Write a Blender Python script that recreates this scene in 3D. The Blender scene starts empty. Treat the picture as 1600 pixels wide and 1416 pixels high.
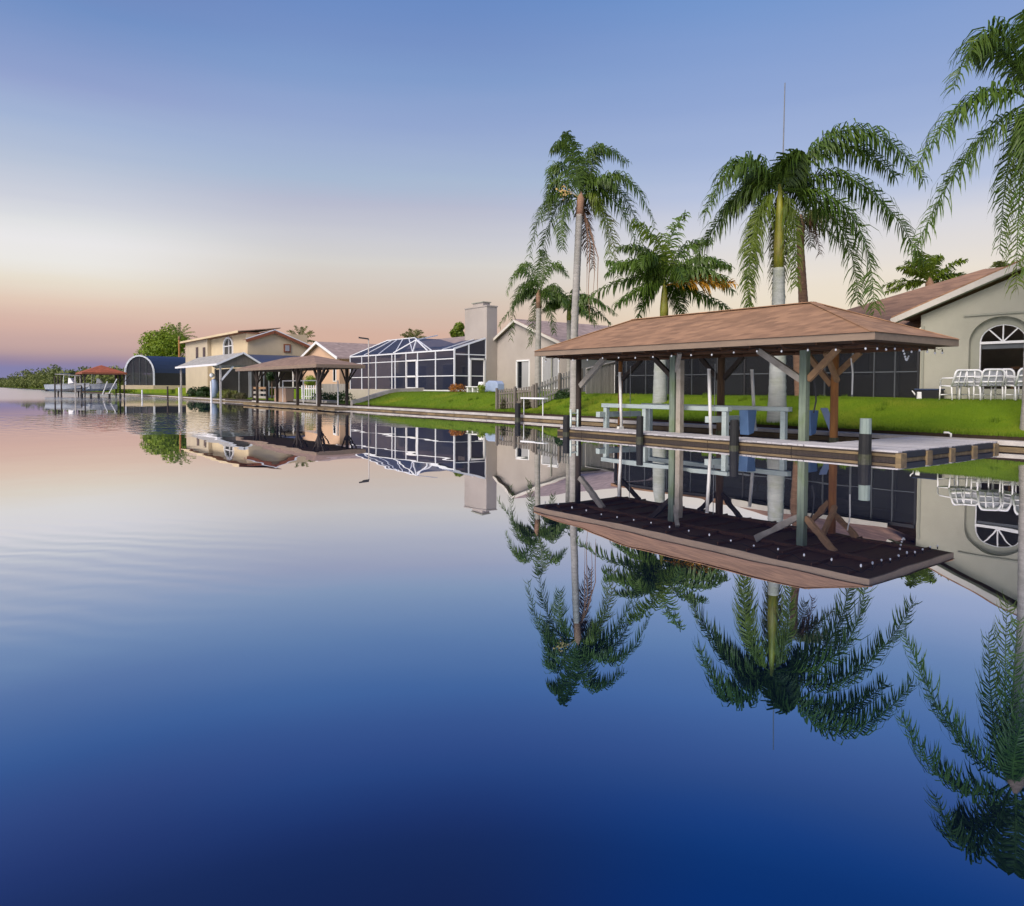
import bpy, math, random
from mathutils import Vector, Matrix
R = random.Random(7)
scene = bpy.context.scene
COL = scene.collection
# ------------------------------------------------------------------ camera
# world axes: X inland, Y along the shore (away), Z up; water surface at z = 0
FWD, RGT, UP = Vector((.6, .8, 0)), Vector((.8, -.6, 0)), Vector((0, 0, 1))
FPX, CZ = 1150.0, 1.5
def camera():
    cd = bpy.data.cameras.new('camera'); co = bpy.data.objects.new('camera', cd); COL.objects.link(co)
    p, ro = math.radians(2.0), math.radians(.25)
    f = FWD * math.cos(p) - UP * math.sin(p)
    u = UP * math.cos(p) + FWD * math.sin(p)
    r = RGT * math.cos(ro) + u * math.sin(ro)
    u = u * math.cos(ro) - RGT * math.sin(ro)
    m = Matrix.Identity(4)
    for i in range(3):
        m[i][0], m[i][1], m[i][2] = r[i], u[i], -f[i]
    m[2][3] = CZ
    co.matrix_world = m
    cd.sensor_width = 36; cd.sensor_fit = 'HORIZONTAL'; cd.lens = FPX / 1600 * 36
    cd.shift_y = -62.3 / 1600
    cd.clip_start = .1; cd.clip_end = 6000
    scene.camera = co
camera()
# ------------------------------------------------------------------ sky, sun, exposure
def s2l(c):
    return tuple((v / 255 / 12.92) if v / 255 <= .04045 else ((v / 255 + .055) / 1.055) ** 2.4 for v in c)
def world():
    w = bpy.data.worlds.new('World'); scene.world = w; w.use_nodes = True
    nt = w.node_tree; N, L = nt.nodes, nt.links
    N.clear()
    out = N.new('ShaderNodeOutputWorld')
    tc = N.new('ShaderNodeTexCoord')
    def math_(op, a, b=None, clamp=False):
        n = N.new('ShaderNodeMath'); n.operation = op; n.use_clamp = clamp
        for i, v in enumerate((a, b)):
            if v is None: continue
            if isinstance(v, (int, float)): n.inputs[i].default_value = v
            else: L.new(v, n.inputs[i])
        return n.outputs[0]
    sep = N.new('ShaderNodeSeparateXYZ'); L.new(tc.outputs['Generated'], sep.inputs[0])
    # thin high streaks that shift the colour bands a little
    mp = N.new('ShaderNodeMapping'); mp.inputs['Scale'].default_value = (1.6, 1.6, 22)
    L.new(tc.outputs['Generated'], mp.inputs[0])
    nz = N.new('ShaderNodeTexNoise'); nz.inputs['Scale'].default_value = 1.6; nz.inputs['Detail'].default_value = 3
    L.new(mp.outputs[0], nz.inputs['Vector'])
    jit = math_('MULTIPLY', math_('SUBTRACT', nz.outputs[0], .5), .022)
    el = math_('ADD', math_('ARCSINE', sep.outputs[2]), jit)
    t = math_('DIVIDE', el, math.radians(60), True)
    def ramp(stops):
        n = N.new('ShaderNodeValToRGB'); e = n.color_ramp.elements
        while len(e) < len(stops): e.new(.5)
        for k, (deg, c) in enumerate(stops):
            e[k].position = max(0, deg) / 60; e[k].color = (*s2l(c), 1)
        L.new(t, n.inputs[0]); return n.outputs[0]
    left = ramp([(0, (134, 132, 172)), (.9, (132, 130, 174)), (1.5, (150, 134, 162)), (2.2, (186, 158, 160)), (3.8, (215, 180, 168)), (5.4, (229, 204, 186)),
                 (6.7, (235, 225, 209)), (7.9, (238, 235, 230)), (9.5, (237, 235, 236)), (10.7, (226, 227, 229)), (11.9, (209, 212, 223)), (14.3, (187, 198, 218)),
                 (17, (165, 183, 216)), (19, (150, 166, 209)), (23.5, (115, 146, 199)), (29, (112, 128, 184)), (36, (98, 106, 160)), (60, (58, 74, 130))])
    midc = ramp([(0, (218, 172, 150)), (4.2, (215, 179, 162)), (6.7, (215, 198, 184)), (9.2, (217, 213, 208)), (11.1, (206, 206, 213)), (13.5, (186, 190, 210)),
                 (15.4, (171, 188, 213)), (17.2, (161, 179, 213)), (19.4, (149, 169, 211)), (22.4, (130, 158, 206)), (24.5, (120, 148, 201)), (27.7, (106, 140, 198)), (31, (99, 120, 180)), (36, (88, 102, 158)), (60, (44, 74, 146))])
    right = ramp([(0, (240, 222, 192)), (5, (240, 224, 198)), (8, (237, 227, 214)), (11, (222, 220, 224)), (14, (186, 198, 226)),
                  (17, (164, 182, 220)), (20, (148, 170, 215)), (24, (132, 160, 211)), (27.5, (112, 150, 207)), (31, (70, 138, 214)), (36, (34, 124, 216)), (60, (16, 76, 170))])
    az = math_('ARCTAN2', math_('ADD', math_('MULTIPLY', sep.outputs[0], .8), math_('MULTIPLY', sep.outputs[1], -.6)),
               math_('ADD', math_('MULTIPLY', sep.outputs[0], .6), math_('MULTIPLY', sep.outputs[1], .8)))
    def smooth(a0, a1):
        n = N.new('ShaderNodeMapRange'); n.interpolation_type = 'SMOOTHSTEP'
        L.new(az, n.inputs[0]); n.inputs[1].default_value = math.radians(a0); n.inputs[2].default_value = math.radians(a1)
        return n.outputs[0]
    def mix(f, a, b):
        n = N.new('ShaderNodeMix'); n.data_type = 'RGBA'
        L.new(f, n.inputs[0]); L.new(a, n.inputs[6]); L.new(b, n.inputs[7]); return n.outputs[2]
    c = mix(smooth(-31, -14), left, midc)
    c = mix(smooth(-6, 19), c, right)
    bg = N.new('ShaderNodeBackground'); L.new(c, bg.inputs[0]); bg.inputs[1].default_value = .96
    sky = N.new('ShaderNodeTexSky'); sky.sky_type = 'NISHITA'; sky.sun_disc = False
    sky.sun_elevation = SUN_EL; sky.sun_rotation = SUN_ROT
    bg2 = N.new('ShaderNodeBackground'); L.new(sky.outputs[0], bg2.inputs[0]); bg2.inputs[1].default_value = .002
    add = N.new('ShaderNodeAddShader'); L.new(bg.outputs[0], add.inputs[0]); L.new(bg2.outputs[0], add.inputs[1])
    L.new(add.outputs[0], out.inputs[0])
# soft dusk glow from over the water, behind and to the left of the camera
SUN_DIR = (FWD * -.70 + RGT * -.50 + UP * .72).normalized()      # points at the sun
SUN_EL = math.asin(SUN_DIR.z); SUN_ROT = math.atan2(SUN_DIR.x, SUN_DIR.y)
world()
sl = bpy.data.lights.new('sun', 'SUN'); sl.energy = 4.6; sl.angle = math.radians(40); sl.color = (1, .90, .78)
so = bpy.data.objects.new('sun', sl); COL.objects.link(so)
so.rotation_euler = SUN_DIR.to_track_quat('Z', 'Y').to_euler()
vs = scene.view_settings
vs.view_transform = 'Standard'; vs.look = 'None'; vs.gamma = 1; vs.exposure = 0; vs.use_curve_mapping = False
scene.cycles.max_bounces = 8; scene.cycles.transparent_max_bounces = 16
# ------------------------------------------------------------------ placing helpers
def hor(px): return 602 + px / 1600 * 7
def W(px, X=None, Y=None, d=None):
    """ground point in the picture column px, on the plane X, the plane Y or at the depth d"""
    t = (px - 800) / FPX
    if X is not None: d = X / (.6 + .8 * t)
    if Y is not None: d = Y / (.8 - .6 * t)
    return Vector((d * (.6 + .8 * t), d * (.8 - .6 * t), 0)), d
def Z(px, py, d): return CZ + (hor(px) - py) / FPX * d
def V(px, py, **k):
    p, d = W(px, **k); p.z = Z(px, py, d); return p
def view(a, b, c): return RGT * a + UP * b + FWD * c
# ------------------------------------------------------------------ mesh helpers
ORG = {}
class MB:
    def __init__(s): s.v, s.f = [], []
    def add(s, vs_, fs):
        o = len(s.v); s.v += [Vector(p) for p in vs_]; s.f += [tuple(i + o for i in f) for f in fs]; return s
    def box(s, x0, x1, y0, y1, z0, z1):
        return s.add([(x0,y0,z0),(x1,y0,z0),(x1,y1,z0),(x0,y1,z0),(x0,y0,z1),(x1,y0,z1),(x1,y1,z1),(x0,y1,z1)],
                     [(0,3,2,1),(4,5,6,7),(0,1,5,4),(1,2,6,5),(2,3,7,6),(3,0,4,7)])
    def bar(s, p, q, w, h=None, up=(0,0,1)):
        p, q = Vector(p), Vector(q); h = h or w; d = (q - p).normalized(); up = Vector(up)
        if abs(d.dot(up)) > .98: up = Vector((0, 1, 0))
        a = d.cross(up).normalized() * w / 2; b = a.cross(d).normalized() * h / 2
        return s.add([p-a-b,p+a-b,p+a+b,p-a+b,q-a-b,q+a-b,q+a+b,q-a+b],
                     [(0,1,2,3),(7,6,5,4),(0,4,5,1),(1,5,6,2),(2,6,7,3),(3,7,4,0)])
    def tube(s, pts, rad, n=8, cap=True):
        pts = [Vector(p) for p in pts]; o = len(s.v)
        if isinstance(rad, (int, float)): rad = [rad] * len(pts)
        for i, p in enumerate(pts):
            d = (pts[min(i+1, len(pts)-1)] - pts[max(i-1, 0)]).normalized()
            u = Vector((1, 0, 0)) if abs(d.x) < .9 else Vector((0, 1, 0))
            a = d.cross(u).normalized(); b = d.cross(a)
            for k in range(n):
                t = 2 * math.pi * k / n
                s.v.append(p + (a * math.cos(t) + b * math.sin(t)) * rad[i])
        for i in range(len(pts) - 1):
            for k in range(n):
                k2 = (k + 1) % n
                s.f.append((o+i*n+k, o+i*n+k2, o+(i+1)*n+k2, o+(i+1)*n+k))
        if cap:
            s.f.append(tuple(o + k for k in range(n))[::-1]); s.f.append(tuple(o+(len(pts)-1)*n+k for k in range(n)))
        return s
    def prism(s, poly, off):
        n = len(poly); off = Vector(off); poly = [Vector(p) for p in poly]
        return s.add(poly + [p + off for p in poly], [tuple(range(n))[::-1], tuple(range(n, 2*n))] + [(i, (i+1) % n, n+(i+1) % n, n+i) for i in range(n)])
    def quad(s, a, b, c, d): return s.add([a, b, c, d], [(0, 1, 2, 3)])
    def ball(s, c, r, n=8, m=6, sz=1):
        c = Vector(c); o = len(s.v); s.v.append(c + Vector((0, 0, r*sz)))
        for i in range(1, m):
            for k in range(n):
                a, b = math.pi*i/m, 2*math.pi*k/n
                s.v.append(c + Vector((r*math.sin(a)*math.cos(b), r*math.sin(a)*math.sin(b), r*sz*math.cos(a))))
        s.v.append(c - Vector((0, 0, r*sz)))
        for k in range(n):
            s.f.append((o, o+1+k, o+1+(k+1) % n))
            for i in range(m-2): s.f.append((o+1+i*n+k, o+1+(i+1)*n+k, o+1+(i+1)*n+(k+1) % n, o+1+i*n+(k+1) % n))
            s.f.append((o+1+(m-2)*n+(k+1) % n, o+1+(m-2)*n+k, len(s.v)-1))
        return s
    def build(s, name, m, parent=None, smooth=False, bevel=0, **props):
        org = ORG[parent.name] if parent else Vector((0, 0, 0))
        me = bpy.data.meshes.new(name)
        me.from_pydata([tuple(p - org) for p in s.v], [], s.f); me.update()
        me.materials.append(m)
        if smooth: me.shade_smooth()
        o = bpy.data.objects.new(name, me); COL.objects.link(o)
        if parent: o.parent = parent
        ORG[o.name] = org
        if bevel:
            b = o.modifiers.new('bevel', 'BEVEL'); b.width = bevel; b.segments = 2
        for k, v in props.items(): o[k] = v
        return o
def thing(name, label, cat, loc, group=None):
    o = bpy.data.objects.new(name, None); COL.objects.link(o); o.location = loc
    o['label'] = label; o['category'] = cat
    if group: o['group'] = group
    ORG[o.name] = Vector(loc); return o
def copy_part(o, parent, shift):
    c = o.copy(); COL.objects.link(c); c.parent = parent; c.location = o.location + Vector(shift)
    ORG[c.name] = ORG[o.name]; return c
def copy_tree(o, parent=None):
    c = o.copy(); COL.objects.link(c)
    if parent: c.parent = parent
    for ch in o.children: copy_tree(ch, c)
    return c
# ------------------------------------------------------------------ materials
def mat(name, c1, c2=None, scale=3, stretch=(1, 1, 1), rough=.7, bump=0, bscale=None, detail=5, metal=0, spec=.5, rand=0, dirt=None):
    m = bpy.data.materials.new(name); m.use_nodes = True; N, L = m.node_tree.nodes, m.node_tree.links
    b = N['Principled BSDF']; b.inputs['Roughness'].default_value = rough; b.inputs['Metallic'].default_value = metal
    b.inputs['Specular IOR Level'].default_value = spec
    tc = N.new('ShaderNodeTexCoord'); mp = N.new('ShaderNodeMapping'); mp.inputs['Scale'].default_value = stretch
    L.new(tc.outputs['Object'], mp.inputs[0])
    nz = N.new('ShaderNodeTexNoise'); nz.inputs['Scale'].default_value = scale; nz.inputs['Detail'].default_value = detail; nz.inputs['Roughness'].default_value = .65
    L.new(mp.outputs[0], nz.inputs['Vector'])
    cr = N.new('ShaderNodeValToRGB'); e = cr.color_ramp.elements
    c2 = c2 or tuple(v * .8 for v in c1)
    e[0].position, e[0].color = .3, (*c2, 1); e[1].position, e[1].color = .7, (*c1, 1)
    L.new(nz.outputs[0], cr.inputs[0]); col = cr.outputs[0]
    if dirt:
        n2 = N.new('ShaderNodeTexNoise'); n2.inputs['Scale'].default_value = dirt[1]; n2.inputs['Detail'].default_value = 6
        L.new(tc.outputs['Object'], n2.inputs['Vector'])
        r2 = N.new('ShaderNodeMapRange'); L.new(n2.outputs[0], r2.inputs[0]); r2.inputs[1].default_value = .48; r2.inputs[2].default_value = .72; r2.inputs[4].default_value = dirt[2]
        mx = N.new('ShaderNodeMix'); mx.data_type = 'RGBA'; L.new(r2.outputs[0], mx.inputs[0]); L.new(col, mx.inputs[6]); mx.inputs[7].default_value = (*dirt[0], 1)
        col = mx.outputs[2]
    if rand:
        oi = N.new('ShaderNodeObjectInfo'); r3 = N.new('ShaderNodeMapRange'); L.new(oi.outputs['Random'], r3.inputs[0])
        r3.inputs[3].default_value = 1 - rand; r3.inputs[4].default_value = 1 + rand
        hv = N.new('ShaderNodeHueSaturation'); L.new(r3.outputs[0], hv.inputs['Value']); L.new(col, hv.inputs['Color']); col = hv.outputs[0]
    L.new(col, b.inputs['Base Color'])
    if bump:
        nb = N.new('ShaderNodeTexNoise'); nb.inputs['Scale'].default_value = bscale or scale * 4; nb.inputs['Detail'].default_value = 6
        L.new(mp.outputs[0], nb.inputs['Vector'])
        bp = N.new('ShaderNodeBump'); bp.inputs['Strength'].default_value = bump; bp.inputs['Distance'].default_value = .02
        L.new(nb.outputs[0], bp.inputs['Height']); L.new(bp.outputs[0], b.inputs['Normal'])
    return m
def shingles(name, c1, c2, course=.14, scale=1.6):
    m = mat(name, c1, c2, scale=scale, stretch=(1, 1, 2.5), rough=.9, detail=8); N, L = m.node_tree.nodes, m.node_tree.links
    b = N['Principled BSDF']; col = b.inputs['Base Color'].links[0].from_socket
    tc = N.new('ShaderNodeTexCoord'); sp = N.new('ShaderNodeSeparateXYZ'); L.new(tc.outputs['Object'], sp.inputs[0])
    def mt(op, a, bb):
        n = N.new('ShaderNodeMath'); n.operation = op
        for i, v in enumerate((a, bb)):
            if isinstance(v, (int, float)): n.inputs[i].default_value = v
            else: L.new(v, n.inputs[i])
        return n.outputs[0]
    zc = mt('DIVIDE', sp.outputs[2], course * .45)
    fr = mt('FRACT', zc, 0); row = mt('FLOOR', zc, 0)
    xy = mt('ADD', mt('MULTIPLY', mt('ADD', sp.outputs[0], sp.outputs[1]), 3.2), mt('MULTIPLY', row, .37))
    cmb = N.new('ShaderNodeCombineXYZ'); L.new(mt('FLOOR', xy, 0), cmb.inputs[0]); L.new(row, cmb.inputs[1])
    wn = N.new('ShaderNodeTexWhiteNoise'); wn.noise_dimensions = '2D'; L.new(cmb.outputs[0], wn.inputs[0])
    hv = N.new('ShaderNodeHueSaturation'); L.new(col, hv.inputs['Color'])
    L.new(mt('ADD', mt('MULTIPLY', wn.outputs[0], .42), .78), hv.inputs['Value'])
    L.new(hv.outputs[0], b.inputs['Base Color'])
    bp = N.new('ShaderNodeBump'); bp.inputs['Strength'].default_value = .8; bp.inputs['Distance'].default_value = .03; L.new(fr, bp.inputs['Height']); bp.invert = True
    L.new(bp.outputs[0], b.inputs['Normal'])
    return m
def leafmat(name, c1, c2, trans=.35, rough=.45, scale=1.5):
    m = mat(name, c1, c2, scale=scale, rough=rough, rand=.22, spec=.35); N, L = m.node_tree.nodes, m.node_tree.links
    b = N['Principled BSDF']; col = b.inputs['Base Color'].links[0].from_socket
    tr = N.new('ShaderNodeBsdfTranslucent'); L.new(col, tr.inputs[0])
    mx = N.new('ShaderNodeMixShader'); mx.inputs[0].default_value = trans
    L.new(b.outputs[0], mx.inputs[1]); L.new(tr.outputs[0], mx.inputs[2]); L.new(mx.outputs[0], N['Material Output'].inputs[0])
    return m
def screenmat(name, c, open_=.4, rough=.5):
    m = bpy.data.materials.new(name); m.use_nodes = True; N, L = m.node_tree.nodes, m.node_tree.links
    b = N['Principled BSDF']; b.inputs['Base Color'].default_value = (*c, 1); b.inputs['Roughness'].default_value = rough
    tr = N.new('ShaderNodeBsdfTransparent'); mx = N.new('ShaderNodeMixShader'); mx.inputs[0].default_value = open_
    L.new(b.outputs[0], mx.inputs[1]); L.new(tr.outputs[0], mx.inputs[2]); L.new(mx.outputs[0], N['Material Output'].inputs[0])
    return m
def glass(name, c=(.012, .014, .018), rough=.03):
    return mat(name, c, tuple(v * .7 for v in c), rough=rough, spec=.6)
def watermat():
    m = bpy.data.materials.new('water'); m.use_nodes = True; N, L = m.node_tree.nodes, m.node_tree.links
    N.remove(N['Principled BSDF'])
    geo = N.new('ShaderNodeNewGeometry')
    def noise(scale, stretch, detail=2, rot=0):
        mp = N.new('ShaderNodeMapping'); mp.inputs['Scale'].default_value = stretch; mp.inputs['Rotation'].default_value = (0, 0, rot)
        L.new(geo.outputs['Position'], mp.inputs[0])
        n = N.new('ShaderNodeTexNoise'); n.inputs['Scale'].default_value = scale; n.inputs['Detail'].default_value = detail
        L.new(mp.outputs[0], n.inputs['Vector']); return n.outputs[0]
    def mt(op, a, b, cl=False):
        n = N.new('ShaderNodeMath'); n.operation = op; n.use_clamp = cl
        for i, v in enumerate((a, b)):
            if isinstance(v, (int, float)): n.inputs[i].default_value = v
            else: L.new(v, n.inputs[i])
        return n.outputs[0]
    def patch(c, r, stretch, rot):
        """0..1 mask of a wind-ruffled patch of water"""
        s = N.new('ShaderNodeVectorMath'); s.operation = 'SUBTRACT'; L.new(geo.outputs['Position'], s.inputs[0]); s.inputs[1].default_value = (*c, 0)
        mp = N.new('ShaderNodeMapping'); mp.vector_type = 'POINT'; mp.inputs['Rotation'].default_value = (0, 0, rot); mp.inputs['Scale'].default_value = (stretch[0]/r, stretch[1]/r, 0)
        vr = N.new('ShaderNodeVectorRotate'); vr.rotation_type = 'Z_AXIS'; vr.inputs['Angle'].default_value = rot
        L.new(s.outputs[0], vr.inputs[0]); mp.inputs['Rotation'].default_value = (0, 0, 0); L.new(vr.outputs[0], mp.inputs[0])
        ln = N.new('ShaderNodeVectorMath'); ln.operation = 'LENGTH'; L.new(mp.outputs[0], ln.inputs[0])
        r_ = N.new('ShaderNodeMapRange'); r_.interpolation_type = 'SMOOTHSTEP'; L.new(ln.outputs['Value'], r_.inputs[0])
        r_.inputs[1].default_value = 1; r_.inputs[2].default_value = .35; r_.inputs[3].default_value = 0; r_.inputs[4].default_value = 1
        return r_.outputs[0]
    # nearly still canal, a ruffled patch by the far docks and a slow wave train near the left
    va = math.atan2(FWD.y, FWD.x)
    calm = mt('MULTIPLY', noise(.45, (1, 1, 1), 2), .0035)
    ruff = mt('MULTIPLY', mt('MULTIPLY', noise(2.7, (1, .36, 1), 3, -va + 1.57), patch(PATCH1, 13, (1, 1), 0)), .022)
    wav = N.new('ShaderNodeTexWave'); wav.inputs['Scale'].default_value = 1.0; wav.inputs['Distortion'].default_value = 6.5; wav.inputs['Detail'].default_value = 2.5; wav.inputs['Detail Scale'].default_value = .9
    mpw = N.new('ShaderNodeMapping'); mpw.inputs['Rotation'].default_value = (0, 0, -va + .25); L.new(geo.outputs['Position'], mpw.inputs[0]); L.new(mpw.outputs[0], wav.inputs['Vector'])
    swell = mt('MULTIPLY', mt('MULTIPLY', wav.outputs['Fac'], patch(PATCH2, 3.4, (1, 1), 0)), .0006)
    h = mt('ADD', mt('ADD', calm, ruff), swell)
    bp = N.new('ShaderNodeBump'); bp.inputs['Strength'].default_value = 1; bp.inputs['Distance'].default_value = 1; L.new(h, bp.inputs['Height'])
    # wind keeps the far reach ruffled
    sp = N.new('ShaderNodeSeparateXYZ'); L.new(geo.outputs['Position'], sp.inputs[0])
    rg = N.new('ShaderNodeMapRange'); rg.interpolation_type = 'SMOOTHSTEP'; L.new(sp.outputs[1], rg.inputs[0])
    rg.inputs[1].default_value = 52; rg.inputs[2].default_value = 105; rg.inputs[3].default_value = .0; rg.inputs[4].default_value = .17
    rough_ = rg.outputs[0]
    fr = N.new('ShaderNodeFresnel'); fr.inputs['IOR'].default_value = 1.33; L.new(bp.outputs[0], fr.inputs['Normal'])
    # colour of the mirror: neutral at grazing angles, deep blue where one looks down into the water
    cr = N.new('ShaderNodeValToRGB'); e = cr.color_ramp.elements
    stops = WATER
    while len(e) < len(stops): e.new(.5)
    for k, (p, c) in enumerate(stops): e[k].position, e[k].color = p, (*c, 1)
    L.new(fr.outputs[0], cr.inputs[0])
    gl = N.new('ShaderNodeBsdfGlossy'); L.new(rough_, gl.inputs['Roughness']); L.new(cr.outputs[0], gl.inputs['Color']); L.new(bp.outputs[0], gl.inputs['Normal'])
    df = N.new('ShaderNodeBsdfDiffuse'); df.inputs['Color'].default_value = (.0008, .002, .008, 1)
    ad = N.new('ShaderNodeAddShader'); L.new(gl.outputs[0], ad.inputs[0]); L.new(df.outputs[0], ad.inputs[1])
    L.new(ad.outputs[0], N['Material Output'].inputs[0])
    return m
PATCH1 = (7.0, 35.0); PATCH2 = (-.2, 7.4)
WATER = [(0, (.05, .10, .19)), (.049, (.065, .13, .235)), (.06, (.10, .175, .32)), (.078, (.175, .255, .42)), (.105, (.235, .37, .54)), (.147, (.36, .5, .62)), (.22, (.6, .65, .74)), (.37, (.8, .8, .84)), (.62, (.93, .92, .91)), (1, (1, .99, .98))]
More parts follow.
